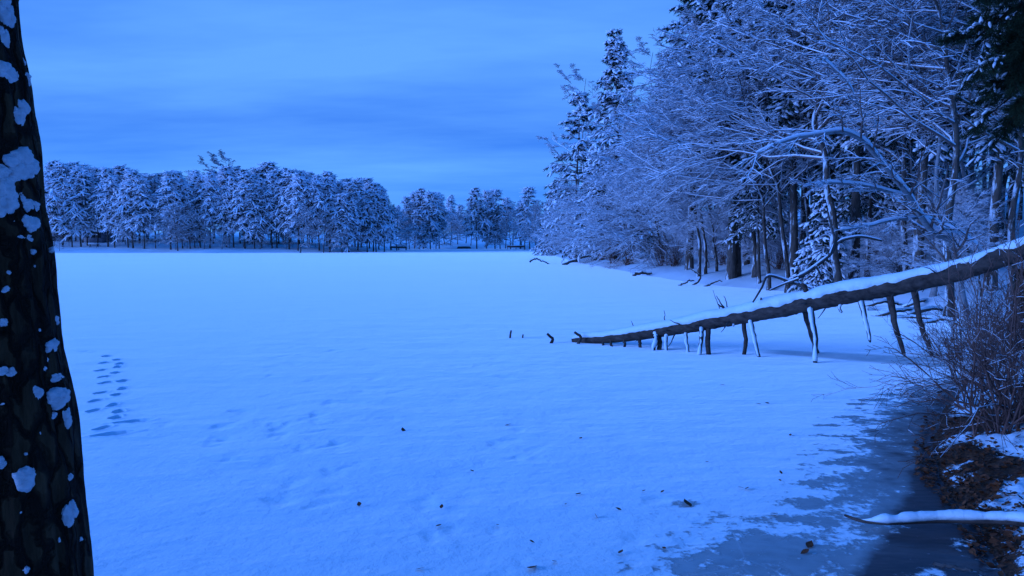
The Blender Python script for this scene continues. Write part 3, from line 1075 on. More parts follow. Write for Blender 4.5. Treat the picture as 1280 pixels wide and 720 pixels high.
put('leaner_b', 712, 124, 268, label='low leaning bare shore tree, outermost of the woods', group=GB)
put('leaner_a', 770, 84, 232, label='bare tree leaning over the ice beside the raised dead branch', group=GB)
put('leaner_b', 750, 92, 248, label='low bare tree leaning above the raised dead branch', group=GB)
put('slim_birch', 812, 96, 55, label='bare tree right of the spire, its crown against the sky', group=GB, rot=1.2)
put('leaner_a', 838, 70, 195, label='bare tree leaning left above the snow-capped shore log', group=GB)
put('leaner_b', 792, 75, 236, label='bare tree leaning low behind the raised dead branch', group=GB)
put('leaner_b', 828, 66, 205, label='bare tree drooping over the snow-capped shore log', group=GB)
put('slim_birch', 846, 68, 30, label='tall bare tree beside the dark pine that leaves the top of the view', group=GB, rot=0.4)
put('tall_pine', 862, 58, -70, label='big pine with dark crown cut by the top of the view', group=GC)
put('tall_pine', 915, 49, -160, label='left stem of the stout twin-trunked pine at the water', group=GC, rot=1.0)
put('tall_pine', 921, 49.4, -130, label='right stem of the stout twin-trunked pine at the water', group=GC, rot=3.9)
put('high_leaner', 874, 53, 125, label='slender bare tree leaning left at the water beside driftwood', group=GB, rot=pi + 1.1)
put('high_leaner', 882, 53.5, 150, label='second slender stem leaning left beside the driftwood', group=GB, rot=pi + .85)
put('leaner_a', 896, 54, 195, label='third and rightmost slender stem by the driftwood', group=GB, rot=pi + .8)
put('high_oak', 945, 48, 30, label='bare tree just right of the twin-trunked pine', group=GB)
put('high_hemlock', 950, 46, 120, label='dark evergreen with two trunks showing, right of the twin-trunked pine', group=GC, name='hemlock_tree', cat='evergreen')
put('tall_pine', 993, 44, -140, label='straight dark trunked pine left of the young snowy spruce', group=GC)
put('young_spruce', 1030, 39, 236, label='young spruce with drooping snowy boughs behind the fallen trunk', group=GC, name='young_spruce', cat='spruce tree')
put('tall_pine', 1069, 40, -200, label='thick dark pine trunk right of the young spruce', group=GC)
put('high_hemlock', 1086, 42, 20, label='slim dark evergreen right beside the thick pine trunk', group=GC, name='hemlock_tree', cat='evergreen')
put('high_leaner', 985, 42, 60, label='bare tree with wide sprays above the young spruce', group=GB, rot=pi + .2)
put('high_leaner', 962, 44, 110, label='bare tree spreading low sprays right of the twin-trunked pine', group=GB, rot=pi - .3)
put('high_oak', 1050, 36, -60, label='bare tree with pale sprays above the middle of the fallen trunk', group=GB, rot=pi)
put('dark_oak', 1135, 37, -20, label='bare tree whose sprays fill the view above the arching tree', group=GB, rot=pi + .1)
put('slim_birch', 1165, 34, -60, label='slim pale-barked tree left of the dark hanging pine bough', group=GB)
put('slim_birch', 1111, 46, 20, label='slim pale-barked tree right of the thick pine trunk', group=GB)
put('slim_birch', 1212, 40, -40, label='slim pale-barked tree below the dark hanging pine bough', group=GB)
put('dark_oak', 1190, 29, -120, label='tall bare tree rising behind the arching tree', group=GB)
put('tall_pine', 1148, 36, -240, label='dark pine trunk behind the arching tree', group=GC)
put('tall_pine', 1240, 33, -240, label='dark pine trunk above the upper end of the fallen trunk', group=GC)
put('dark_oak', 1268, 30, -60, label='bare tree at the right edge above the fallen trunk', group=GB, rot=2.5)

# the depth of the wood behind, hardly told apart
fill = 0
tries = 0
while fill < 100 and tries < 6000:
    tries += 1
    Y = 30 + 105 * rng.random() ** 1.1
    px = 700 + rng.random() * 640
    p = spot(px, Y)
    sd = float(poly_sd(np.array([[p[0], p[1]]]), LAKE)[0])
    if sd < 2.0 or sd > 46 or (px < 835 and Y < 100):
        continue
    if min((p[0] - a) ** 2 + (p[1] - b) ** 2 for a, b in placed) < 2.4 ** 2:
        continue
    lim = np.interp(px, [700, 740, 800, 830, 860, 900, 1300], [250, 232, 190, 140, 70, -20, -60])
    htop = top_h(lim, Y, p[2])
    u = rng.random()
    if u < 0.36:
        kd, h = 'tall_pine', 20 + rng.random() * 6
    elif u < 0.46:
        kd, h = ('hemlock' if px < 850 else 'high_hemlock'), 10 + rng.random() * 7
    elif u < 0.56:
        kd, h = 'slim_birch', 11 + rng.random() * 5
    elif u < 0.8:
        kd, h = ('oak_a' if px < 850 else 'high_leaner' if px < 1090 else 'dark_oak'), 13 + rng.random() * 5
    else:
        kd, h = ('oak_b' if px < 850 else 'high_oak' if px < 1060 else 'dark_oak'), 14 + rng.random() * 6
    h = min(h, htop)
    if h < 5:
        continue
    con = kd in ('tall_pine', 'hemlock', 'high_hemlock')
    put(kd, px, Y, rot=(None if px > 915 or con else 0.9 * rng.normal()), scale=h / PROTO_H[kd], label=('dark evergreen among many in the depth of the right-hand woods' if con else 'snowy bare tree among many in the depth of the right-hand woods'),
        group=('evergreens deep in the woods' if con else 'bare trees deep in the woods'))
    fill += 1


# snowy saplings along the edge of the woods
n_s, tries = 0, 0
while n_s < 24 and tries < 4000:
    tries += 1
    Y = 27 + 40 * rng.random()
    px = 835 + rng.random() * 430
    p = spot(px, Y)
    sd = float(poly_sd(np.array([[p[0], p[1]]]), LAKE)[0])
    if sd < 0.8 or sd > 16 or abs(px - 1030) < 14 or (1100 < px < 1230 and Y < 30) or (965 < px < 1200 and rng.random() < 0.75):
        continue
    if min((p[0] - a) ** 2 + (p[1] - b) ** 2 for a, b in placed) < 1.2 ** 2:
        continue
    put('leaner_b' if n_s % 2 else 'leaner_a', px, Y, scale=0.26 + 0.22 * rng.random(), name='sapling', cat='sapling',
        label='snow-covered sapling among many at the edge of the right-hand woods', group='saplings at the edge of the woods')
    n_s += 1
# unseen pines around the camera, added to shade the near snow and close trunk
for (x, y, sc_, lab) in [(-5.5, -3.5, .9, 'left'), (-1.0, -6.5, 1.05, 'middle'), (4.5, -4.0, .95, 'right'), (9.5, 0.5, 1.0, 'right'), (12.5, 6.0, .95, 'right'), (-10, -1.0, 1.0, 'left'), (6, -10, 1.1, 'right'), (-6, -11, 1.1, 'left'), (16, 1, 1.1, 'right')]:
    plant('tall_pine', (x, y, lz(x, y)), sc_, rng.random() * 6.28, 'pine_tree', 'unseen tall pine on the near bank, added to shade the near snow and the close dark trunk', 'pine tree', 'unseen pines added on the near bank for their shade')


# ================================================================== shrubs
def shrub_proto(name, seed, H, n, spread, r, snow, arch=0.35):
    rng = np.random.default_rng(seed)
    az = rng.random(n) * 6.28
    el = R(90) - np.abs(rng.normal(size=n)) * spread
    el = np.maximum(el, R(12))
    L = H * (0.55 + 0.6 * rng.random(n))
    D = np.stack([np.cos(az) * np.cos(el), np.sin(az) * np.cos(el), np.sin(el)], -1)
    s = np.linspace(0, 1, 8)
    P = (rng.normal(size=(n, 3)) * np.array([.14, .14, 0]) * H * 0.35)[:, None] + D[:, None] * (L[:, None] * s)[..., None]
    P[:, :, 2] -= arch * L[:, None] * s ** 2 * np.cos(el)[:, None]
    P[:, 0, 2] -= 0.12
    P[:, 1:] += np.cumsum(rng.normal(size=P[:, 1:].shape) * 0.022 * L[:, None, None], 1)
    R0 = (r * (0.6 + 0.8 * rng.random(n)))[:, None] * (1 - 0.8 * s)
    mb, ms = MB(), MB()
    tubes(mb, P, R0, 5)
    P2, R2 = child_paths(P, R0, 7, 0.25, 1.0, 0.6, 0.36, 5, rng, 1.2, -0.02, 0.6, 0.7, 0.05, 0.15)
    R2 = np.maximum(R2, r * 0.16)
    tubes(mb, P2, R2, 3)
    P3, R3 = child_paths(P2, R2, 4, 0.2, 1.0, 0.6, 0.5, 3, rng, 1.2, -0.04, 0.7, 0.6, 0.05, 0.1)
    R3 = np.maximum(R3, r * 0.11)
    tubes(mb, P3, R3, 3)
    snow_on(ms, P, R0, 0.004, 0.03, 4, 0.8, keep=snow, rng=rng)
    snow_on(ms, P2, R2, 0.003, 0.02, 3, 0.9, keep=snow, rng=rng)
    snow_on(ms, P3, R3, 0.003, 0.014, 3, 0.9, keep=snow, rng=rng)
    # the thin snow on the twigs stays in the stems' own mesh, as a second material
    na = sum(len(f) for f in mb.f)
    mb.f += [f + mb.n for f in ms.f]
    mb.v += ms.v
    me = mb.mesh('stems', M_stem, False)
    me.materials.append(M_tsnow)
    mi = np.zeros(len(me.polygons), np.int32)
    mi[na:] = 1
    me.polygons.foreach_set('material_index', mi)
    PROTO[name] = [('stems', me)]


shrub_proto('bank_shrub_a', 51, 2.3, 19, 0.62, 0.014, 0.22)
shrub_proto('bank_shrub_b', 52, 2.0, 17, 0.80, 0.012, 0.25, 0.6)
shrub_proto('snow_bush', 53, 2.0, 40, 0.7, 0.02, 1.0)


def shrub(kind, px, py, z, scale, label, group, name='bare_shrub', rot=0.0):
    p = ground(px, py, z)
    p[2] = lz(p[0], p[1])
    plant(kind, p, scale, rot, name, label, 'shrub', group)


GS = 'bare shrubs on the near bank'
shrub('bank_shrub_a', 1246, 528, 0.45, 1.00, 'dense dark bare shrub rising from the leafy bank at the right edge', GS, rot=.3)
shrub('bank_shrub_b', 1216, 498, 0.35, 1.0, 'bare shrub arching red-brown twigs low over the ice', GS, rot=2.2)
shrub('bank_shrub_a', 1276, 505, 0.7, 1.1, 'tall bare shrub at the right edge below the fallen trunk', GS, rot=4)
shrub('bank_shrub_b', 1240, 470, 0.5, 1.15, 'bare shrub in the tangle under the upper end of the fallen trunk', GS, rot=1.1)
shrub('bank_shrub_a', 1216, 462, 0.3, 1.1, 'bare shrub at the water between the tangle and the hanging branches', GS, rot=5.1)
shrub('bank_shrub_b', 1280, 455, 1.2, 1.2, 'bare shrub beside the dark stump at the right edge', GS, rot=3.3)
shrub('bank_shrub_a', 1196, 440, 0.2, .9, 'bare shrub standing at the ice edge below the hanging branches of the fallen trunk', GS, rot=2.9)
shrub('bank_shrub_b', 1232, 425, 0.5, 1.1, 'bare shrub farthest back in the tangle under the fallen trunk', GS, rot=0.7)
shrub('bank_shrub_a', 1262, 478, 0.8, 1.0, 'reddish bare shrub in the middle of the tangle by the dark stump', GS, rot=1.9)
GW = 'snowy bushes along the shore'
for (px, Y, s, lab) in [(828, 66, 1.6, 'rounded snowy bush above the snow-capped shore log'), (845, 63, 1.2, 'smaller snowy bush right of the rounded one by the shore log'),
                        (768, 80, 1.8, 'dark twiggy bush at the base of the spire-topped evergreen'), (785, 74, 1.6, 'twiggy bush drooping to the ice left of the shore log'),
                        (752, 88, 1.7, 'low twiggy bush behind the raised dead branch'), (905, 58, 1.1, 'snowy bush behind the driftwood sticks'),
                        (975, 50, 1.0, 'snowy bush in the open snow left of the dark trunked pine'), (1098, 45, 1.1, 'snowy bush in the open snow right of the thick pine trunk'),
                        (1130, 40, 1.0, 'snowy bush just left of the arching tree'), (728, 100, 1.7, 'snowy bush at the outer shore of the woods')]:
    p = spot(px, Y)
    plant('snow_bush', p, s, rng.random() * 6.28, 'snowy_bush', lab, 'bush', GW)

# ================================================================== the fallen trunk over the ice
LA, LB = ground(722, 428)[:2], ground(1018, 450)[:2]
LD = LB - LA


def log_Y(px):
    """depth of the trunk's plan line at a picture column"""
    k = (px - 640.0) / FPX
    # x = k * (depth along view); close enough with y
    kk = k * cos(PITCH)
    t = (kk * LA[1] - LA[0]) / (LD[0] - kk * LD[1])
    return LA[1] + LD[1] * t


log_c = [(716, 424.5, 4.5), (735, 424, 6), (770, 421.5, 7), (810, 416, 8.2), (850, 409.5, 9), (887, 402.5, 10), (932, 394, 10.8), (976, 386, 11.5), (1009, 378.5, 12.3), (1065, 367.5, 12.6),
         (1120, 357.5, 12.8), (1176, 345, 13.4), (1218, 333, 14.2), (1273, 314, 14.6), (1330, 298, 15.5), (1400, 281, 17)]
lp, lr = [], []
for (x, y, r) in log_c:
    Y = log_Y(x)
    lp.append(at(x, y, Y))
    lr.append(r * (0.93 - 0.06 * max(0, (x - 900) / 400)) / FPX * Y)
logp = resample(np.c_[np.array(lp), np.array(lr)], 150)
fallen = thing('fallen_tree', 'long fallen tree trunk slanting from the bank down to the ice, snow along its top', 'fallen tree', (lp[0][0], lp[0][1], 0))
base = np.array(fallen.location)


def child_mesh(mb, name, mat, parent, origin, smooth=True):
    """mesh data given in world coordinates, object parented to something at 'origin'"""
    for i in range(len(mb.v)):
        mb.v[i] = mb.v[i] - np.asarray(origin)
    return mb.build(name, mat, parent, smooth)


mb = MB()
gr = np.stack(np.meshgrid(np.arange(150) * 0.16, np.arange(20) * 0.9, indexing='ij'), -1)
wob = 1 + 0.07 * vnoise(gr, 9, 3)[None] + 0.03 * np.random.default_rng(3).normal(size=(1, 150, 20))
tubes(mb, logp[None, :, :3], logp[None, :, 3], 20, cap=True, wob=wob)
child_mesh(mb, 'trunk', M_log, fallen, base)
# snow cap on the trunk: a thick half-round ridge with an uneven lower edge
rng = np.random.default_rng(8)
n = 200
sp = resample(np.c_[np.array(lp), np.array(lr)], n)
u = np.linspace(0, 1, n)
T = norm(np.gradient(sp[:, :3], axis=0))
S = norm(np.cross(T, UP))
nz = vnoise(np.stack([u * 5, u * 0], -1), 4, 4)
nz2 = vnoise(np.stack([u * 14, u * 0 + 3], -1), 14, 4)
nz3 = vnoise(np.stack([u * 15, u * 0 + 5], -1), 24, 4)
thick = (0.085 + 0.05 * sstep(0, .5, u) - 0.085 * sstep(0.58, 0.78, u)) * (0.9 + 0.28 * nz) * sstep(0, 0.03, u) + 0.012
mb = MB()
m = 15
V = np.zeros((n, m, 3))
for j in range(m):
    a = -1 + 2 * j / (m - 1)
    edge = (1.10 - .22 * sstep(.6, .8, u) + 0.24 * nz2) if a < 0 else (1.10 - .22 * sstep(.6, .8, u) + 0.24 * nz3)
    th = a * edge
    rr = sp[:, 3] * (1.0 + 0.02) + thick * np.clip(1 - np.abs(a) ** 3.0, 0, 1) * np.cos(th * 0.55)
    rr = np.where(abs(a) > 0.99, sp[:, 3] * 0.96, rr)
    V[:, j] = sp[:, :3] + S * (rr * np.sin(th))[:, None] + UP * (rr * np.cos(th))[:, None]
V += 0.008 * vnoise(V * 3, 31, 3)[..., None] * UP
idx = np.arange(n * m).reshape(n, m)
mb.add(V, np.stack([idx[:-1, :-1], idx[1:, :-1], idx[1:, 1:], idx[:-1, 1:]], -1).reshape(-1, 4))
child_mesh(mb, 'snow_cap', M_lsnow, fallen, base)

def child_two(name, ma, mat_a, mc, mat_c, parent, origin):
    na = sum(len(f) for f in ma.f)
    ma.f += [f + ma.n for f in mc.f]
    ma.v += mc.v
    ma.n += mc.n
    o = child_mesh(ma, name, mat_a, parent, origin, False)
    o.data.materials.append(mat_c)
    npoly = len(o.data.polygons)
    mi = np.zeros(npoly, np.int32)
    mi[na:] = 1
    o.data.polygons.foreach_set('material_index', mi)
    return o


# broken branches hanging from the trunk or standing on the ice
legs = [  # pixel path, radius top/bottom in px, white?, touches ice?
    ([(819, 411), (818, 424), (816, 438)], 3.4, 2.6, 1, 1), ([(823, 416), (824, 427), (824, 437.5)], 3.2, 2.8, 0, 1), ([(834, 409), (834, 424), (833, 438)], 2.6, 2.0, 1, 1),
    ([(857, 411), (858, 428), (860.5, 440)], 2.4, 1.8, 1, 1), ([(876, 400), (877, 420), (874, 443)], 3.0, 2.4, 1, 1), ([(885, 405), (886, 424), (886, 443)], 3.4, 3.0, 0, 1),
    ([(916, 389), (917, 399), (917, 408)], 2.4, 1.4, 1, 0), ([(930, 396), (930, 420), (930, 443)], 3.0, 2.4, 0, 1), ([(936, 388), (938, 401), (943, 422), (949, 446)], 3.4, 2.2, 1, 1),
    ([(1006, 372), (1005, 391), (1013, 419), (1023, 441)], 4.0, 2.2, 0, 1), ([(1010, 372), (1015, 392), (1018, 420), (1019, 453)], 4.6, 2.8, 1, 1),
    ([(1052, 372), (1052, 384), (1052, 391)], 2.2, 1.6, 1, 0), ([(1074, 366), (1079, 400), (1088, 428)], 4.4, 2.0, 1, 0), ([(1111, 360), (1117, 402), (1131, 445.5)], 5.0, 2.2, 0, 0),
    ([(1142, 360), (1152, 405), (1166, 444)], 4.4, 2.4, 0, 0), ([(800, 420), (800, 428), (801, 434.5)], 2.2, 2.0, 0, 1), ([(780, 422), (780, 429), (780, 434.0)], 1.8, 1.6, 0, 1),
    ([(765, 424), (765, 430), (766, 433.5)], 1.8, 1.6, 0, 1), ([(753, 426), (753, 430), (753, 432.5)], 1.5, 1.3, 0, 1), ([(902, 394), (905, 403), (906, 410)], 1.8, 1.0, 0, 0),
    ([(955, 387), (955, 379), (951, 372)], 1.4, 0.9, 0, 0), ([(908, 392), (903, 384), (897, 380)], 1.3, 0.8, 0, 0), ([(1008, 372), (1006, 361), (1002, 354)], 4.0, 2.0, 0, 0)]
M_frost = snow_material('frozen_spray', 12, .4, .02, (0.62, 0.63, 0.66), 0.6)
for (pts, r0, r1, white, touch) in legs:
    Yt = log_Y(pts[0][0])
    tip = ground(*pts[-1]) if touch else at(pts[-1][0], pts[-1][1], Yt - 0.12)
    W = []
    for i, (x, y) in enumerate(pts):
        f = i / (len(pts) - 1)
        W.append(at(x, y, Yt * (1 - f) + tip[1] * f))
    W[-1] = tip - (np.array([0, 0, 0.05]) if touch else 0)
    W = resample(np.array(W), 14)
    W[1:-1] += np.cumsum(np.random.default_rng(int(pts[0][0])).normal(size=(12, 3)) * 0.010, 0) * np.sin(np.linspace(0, pi, 12))[:, None]
    rad = np.linspace(r0, r1, 14) / FPX * Yt
    if touch == 0:
        rad[-1] *= 0.4
    wob = 1 + 0.12 * vnoise(np.stack(np.meshgrid(np.arange(14) * .5, np.arange(8) * .8, indexing='ij'), -1), int(pts[0][0]), 2)[None]
    mb = MB()
    tubes(mb, W[None], rad[None], 8, cap=True, wob=wob)
    st = child_mesh(mb, 'branch_stub', M_dead if white else M_log, fallen, base)
    if white:      # frozen snow plastered on the side of the branch that faces the lake
        o = W + np.array([-0.45, -0.75, 0.0]) * rad[:, None] * 0.75
        q = rad * (0.72 + 0.35 * vnoise(np.stack([np.arange(14) * .35, np.arange(14) * 0 + pts[0][0]], -1), 6, 2))
        q[-1] *= 0.6
        mb = MB()
        tubes(mb, o[None, :-1], np.maximum(q[:-1], rad[:-1] * .35)[None], 7, cap=True)
        child_mesh(mb, 'frost', M_lsnow, st, base)
# short broken twigs all along the trunk
rng = np.random.default_rng(19)
for i in range(26):
    j = int(12 + rng.random() * 100)
    c, r_ = logp[j, :3], logp[j, 3]
    t_ax = norm(logp[j + 1, :3] - logp[j - 1, :3])
    sd_ = norm(np.cross(t_ax, UP))
    an_ = rng.normal() * 1.1 + (pi if rng.random() < .35 else 0)
    D = norm(UP * cos(an_) - sd_ * sin(an_) * (1 if rng.random() < .6 else -1) - t_ax * (0.2 + .6 * rng.random()))
    L_ = 0.12 + 0.45 * rng.random() ** 2
    W = c + D * (r_ * 0.85 + np.linspace(0, L_ + .12, 8))[:, None] + np.cumsum(rng.normal(size=(8, 3)) * .012, 0)
    mb = MB()
    tubes(mb, W[None], (np.linspace(.022, .007, 8) * (0.6 + .6 * rng.random()))[None], 6, cap=True)
    child_mesh(mb, 'broken_twig', M_dead, fallen, base)
# limbs broken upward behind the trunk
limbs = [([(1012, 366), (996, 350), (1010, 340), (1037, 319), (1048, 303), (1062, 298), (1078, 296), (1102, 301)], 2.6, 1.2),
         ([(1016, 362), (989, 353), (961, 345), (952, 360), (941, 378)], 2.4, 1.0), ([(998, 349), (978, 356), (962, 363)], 1.6, 0.8), ([(1020, 333), (1026, 345), (1022, 352)], 1.4, .8),
         ([(1037, 319), (1043, 300), (1040, 286), (1034, 262)], 2.2, 1.0)]
for i, (pts, r0, r1) in enumerate(limbs):
    Y0 = log_Y(1010)
    W = np.array([at(x, y, Y0 + 0.05 + 0.25 * min(1, j)) for j, (x, y) in enumerate(pts)])
    W = resample(W, 30)
    rad = np.linspace(r0, r1, 30) / FPX * Y0
    mb = MB()
    tubes(mb, W[None], rad[None], 7, cap=True)
    lb = child_mesh(mb, 'limb', M_dead, fallen, base)
    ms = MB()
    snow_on(ms, W[None], rad[None], 0.01, 0.05, 5, 0.7)
    child_mesh(ms, 'snow', M_tsnow, lb, base)
# broken tips poking through the snow beyond the end of the trunk: stubs of the same sunken tree
for pts, r in [([(637.5, 422.5), (638, 418), (639, 413)], 1.5), ([(653, 422.5), (653.5, 420), (654, 418)], 1.2), ([(687, 429), (691, 424), (688, 421), (684, 417)], 2.2), ([(721, 430), (726, 421.5), (722, 418), (718, 415)], 2.2)]:
    b0 = ground(*pts[0])
    W = np.array([at(x, y, b0[1]) for x, y in pts])
    W[0, 2] -= 0.08
    mb = MB()
    tubes(mb, resample(W, 10)[None], (np.linspace(r, r * .7, 10) / FPX * b0[1])[None], 7, cap=True)
    child_mesh(mb, 'branch_tip', M_log, fallen, base)

# ================================================================== the arching tree
arch = thing('arching_tree', 'bare tree arching left over the ice behind the fallen trunk, snow on its bowed stem', 'bare tree', at(1216, 345, 25))
ab = np.array(arch.location)
ab[2] = lz(ab[0], ab[1])
arch.location = ab
Ya = 25.0


def limb_px(pts, r0, r1, Y, parent, origin, name, mat, n=40, swell=0.0, seed=0, twigs=0, base_pt=None, depth=0.0):
    W = [at(x, y, Y - depth * i / max(1, len(pts) - 1)) for i, (x, y) in enumerate(pts)]
    if base_pt is not None:
        W[0] = base_pt
    W = resample(np.array(W), n)
    W[1:] += np.cumsum(np.random.default_rng(seed).normal(size=(n - 1, 3)) * 0.004 * Y / 20, 0)
    rad = (r0 + (r1 - r0) * np.linspace(0, 1, n) ** 0.8) / FPX * Y
    mb = MB()
    tubes(mb, W[None], rad[None], 8, cap=True)
    o = child_mesh(mb, name, mat, parent, origin)
    ms = MB()
    snow_on(ms, W[None], rad[None], 0.05, 0.13, 6, 1.1, lift=.9)
    if twigs:
        rg = np.random.default_rng(seed + 100)
        P2, R2 = child_paths(W[None], rad[None], twigs, 0.15, 1.0, 0.7, 0.22, 6, rg, 0.6, -0.05, 0.5, 0.75, 0.04, 0.4)
        P3, R3 = child_paths(P2, R2, 7, 0.1, 1.0, 0.65, 0.42, 4, rg, 0.5, -0.08, 0.6, 0.7, 0.05, 0.2)
        P4, R4 = child_paths(P3, np.maximum(R3, .006), 4, 0.1, 1.0, 0.65, 0.5, 3, rg, 0.5, -0.08, 0.6, 0.7, 0.05, 0.15)
        mt = MB()
        tubes(mt, P2, np.maximum(R2, .008), 4)
        tubes(mt, P3, np.maximum(R3, .006), 3)
        tubes(mt, P4, np.maximum(R4, .005), 3)
        mw = MB()
        snow_on(mw, P2, R2, .016, .04, 4)
        snow_on(mw, P3, R3, .012, .03, 3)
        snow_on(mw, P4, R4, .009, .02, 3)
        child_two('twigs', mt, M_twig, mw, M_tsnow, o, origin)
    child_mesh(ms, 'snow', M_tsnow, o, origin)
    return o


limb_px([(1216, 345), (1192, 313), (1166, 291), (1151, 270), (1137, 246), (1117, 221), (1096, 196), (1076, 174), (1052, 163), (1020, 166), (985, 172), (945, 190)], 5.6, 1.2, Ya, arch, ab, 'trunk', M_birch, 60, twigs=30, seed=1, base_pt=ab - np.array([0, 0, .3]), depth=3)
limb_px([(1136, 247), (1110, 240), (1084, 234), (1039, 231), (1005, 236)], 2.2, 0.8, Ya - .8, arch, ab, 'limb', M_birch, twigs=12, seed=2, depth=1.5)
limb_px([(1152, 272), (1120, 275), (1090, 282), (1051, 288)], 1.9, 0.7, Ya - .5, arch, ab, 'limb', M_birch, twigs=8, seed=3, depth=1.0)
limb_px([(1150, 270), (1175, 280), (1197, 289), (1223, 307)], 1.8, 0.7, Ya - .5, arch, ab, 'limb', M_birch, twigs=6, seed=4, depth=0.5)
limb_px([(1100, 200), (1085, 175), (1078, 140), (1060, 100), (1030, 70)], 1.9, 0.6, Ya - 1.2, arch, ab, 'limb', M_birch, twigs=12, seed=5, depth=1.5)

# ================================================================== dark pine bough hanging in at the upper right
near_pine = thing('pine_tree', 'close dark pine at the upper right corner, its shaded bough hanging into view', 'pine tree')
np_b = np.array([8.9, 8.6, 0])
np_b[2] = lz(np_b[0], np_b[1])
near_pine.location = np_b
rng = np.random.default_rng(31)
mb = MB()
s = np.linspace(0, 1, 24)
tubes(mb, np.stack([np_b[0] + 0.1 * np.sin(s * 5), np_b[1] + 0 * s, np_b[2] - .3 + 13 * s], -1)[None], (0.24 * (1 - 0.7 * s))[None], 12)
child_mesh(mb, 'trunk', M_bark_near, near_pine, np_b)
mbr, mf, ms = MB(), MB(), MB()
boughs = [([(1345, -30), (1300, -8), (1265, 12), (1222, 46)], 1.0), ([(1345, 20), (1310, 38), (1280, 60), (1240, 84)], 1.0), ([(1345, 60), (1315, 80), (1284, 105), (1255, 128)], 1.0), ([(1345, 100), (1320, 110), (1295, 130), (1272, 148)], .8),
          ([(1340, -60), (1300, -40), (1270, -28), (1240, -4)], 1.0), ([(1345, 30), (1318, 48), (1295, 66), (1268, 90)], .7), ([(1350, 0), (1330, 20), (1300, 40), (1262, 62)], 1.0), ([(1350, 80), (1330, 95), (1310, 110), (1290, 122)], 1.0)]
bp = []
for pts, k in boughs:
    W = [at(x, y, 8.3 - 0.35 * i) for i, (x, y) in enumerate(pts)]
    W = [np.array([np_b[0], np_b[1], W[0][2] + .25])] + W
    bp.append(resample(np.array(W), 9))
P1 = np.array(bp)
R1 = np.repeat(np.linspace(0.035, 0.010, 9)[None], len(P1), 0)
tubes(mbr, P1, R1, 6)
P2, R2 = child_paths(P1, R1, 26, 0.30, 1.0, 0.75, 0.15, 5, rng, 0.9, -0.16, 0.5, 0.6, 0.03, 0.25)
tubes(mbr, P2, np.maximum(R2, .005), 4)
P3, R3 = child_paths(P2, R2, 7, 0.2, 1.0, 0.7, 0.5, 4, rng, 0.9, -0.15, 0.6, 0.6, 0.03, 0.12)
tubes(mbr, P3, np.maximum(R3, .003), 3)
for j in range(3):
    tmn = tuft_template(30, 0.03, 0.95, 400 + j, 0.9)
    f = np.clip((j + rng.random(len(P3))) / 3, 0, .999) * 3
    i = f.astype(int)
    a = np.arange(len(P3))
    fr = (f - i)[:, None]
    pos = P3[a, i] * (1 - fr) + P3[a, i + 1] * fr
    dr = norm(P3[a, i + 1] - P3[a, i])
    stamp(mf, tmn, pos, dr, 0.115 * (0.8 + 0.4 * rng.random((len(pos), 1))) * np.ones(3), rng, 1.5)
    top = pos[:, 2] > np.interp(pos[:, 0], [4.2, 6.5], [4.9, 5.35])
    kp = (pos[:, 0] / pos[:, 1] < 0.64) & (rng.random(len(pos)) < 0.6)
    stamp(ms, blob_template(1, .25, 50 + j), pos[kp] + UP * .04, dr[kp], np.array([0.030, 0.014, 0.009]) * (0.5 + rng.random((kp.sum(), 1))), rng, .4)
child_mesh(mbr, 'branches', M_bark_near, near_pine, np_b)
child_two('needles', mf, M_needle_dark, ms, M_tsnow, near_pine, np_b)

# dark stump / trunk at the right edge under the fallen trunk
stp = at(1276, 400, 16.6)
stump = thing('broken_snag', 'dark broken tree trunk standing under the fallen trunk at the right edge', 'tree stump', (stp[0], stp[1], lz(stp[0], stp[1])))
so = np.array(stump.location)
mb = MB()
s = np.linspace(0, 1, 30)
gr = np.stack(np.meshgrid(np.arange(30) * 0.3, np.arange(14) * 0.9, indexing='ij'), -1)
topz = at(1276, 336, 16.6)[2]
tubes(mb, np.stack([so[0] + 0.10 * s, so[1] + 0 * s, so[2] - .4 + (topz - so[2] + .4) * s], -1)[None], (0.30 - 0.10 * s + 0.15 * np.exp(-s * 8))[None], 14, cap=True, wob=1 + 0.1 * vnoise(gr, 5, 3)[None])
child_mesh(mb, 'trunk', M_bark_near, stump, so)

# ================================================================== close tree at the left edge
fg_edge = [(20, -60), (24, 0), (29, 60), (40, 110), (46, 150), (53, 200), (60, 260), (70, 310), (75, 360), (82, 430), (95, 500), (104, 560), (111, 640), (118, 720), (124, 790)]
YF = 1.9
fr_ = []
for (x, y) in fg_edge:
    e_ = at(x, y, YF)
    r = 0.17 + 0.03 * (e_[2] - 2.0) * -0.6
    hd = norm(e_ * np.array([1, 1, 0]))
    fr_.append(np.r_[e_ + np.array([-hd[1], hd[0], 0]) * r * 1.04, r])
fr_ = np.array(fr_)[::-1]
gz = lz(fr_[0, 0], YF)
lowpts = [np.r_[fr_[0, 0] - 0.02, YF, gz - .3, 0.27], np.r_[fr_[0, 0], YF, gz + .25, 0.21]]
lowpts = [p for p in lowpts if p[2] < fr_[0, 2] - .05]
hi = fr_[-1]
highpts = [np.r_[hi[0] - 0.15, YF + .05, hi[2] + 1.2, 0.15], np.r_[hi[0] - 0.35, YF + .1, hi[2] + 3.0, 0.12], np.r_[hi[0] - 0.4, YF + .1, hi[2] + 5.5, 0.06]]
fgp = resample(np.array(lowpts + list(fr_) + highpts), 420)
fg = thing('leaning_tree', 'dark rough-barked tree trunk close by at the left edge, dotted with snow clumps', 'tree', (fgp[0, 0], YF, gz))
fo = np.array(fg.location)
mb = MB()
SD = 96
zz, aa = np.meshgrid(np.arange(420) * 0.02, np.arange(SD) / SD * 2 * pi, indexing='ij')
ring = np.stack([np.cos(aa), np.sin(aa), zz * 0.5], -1)
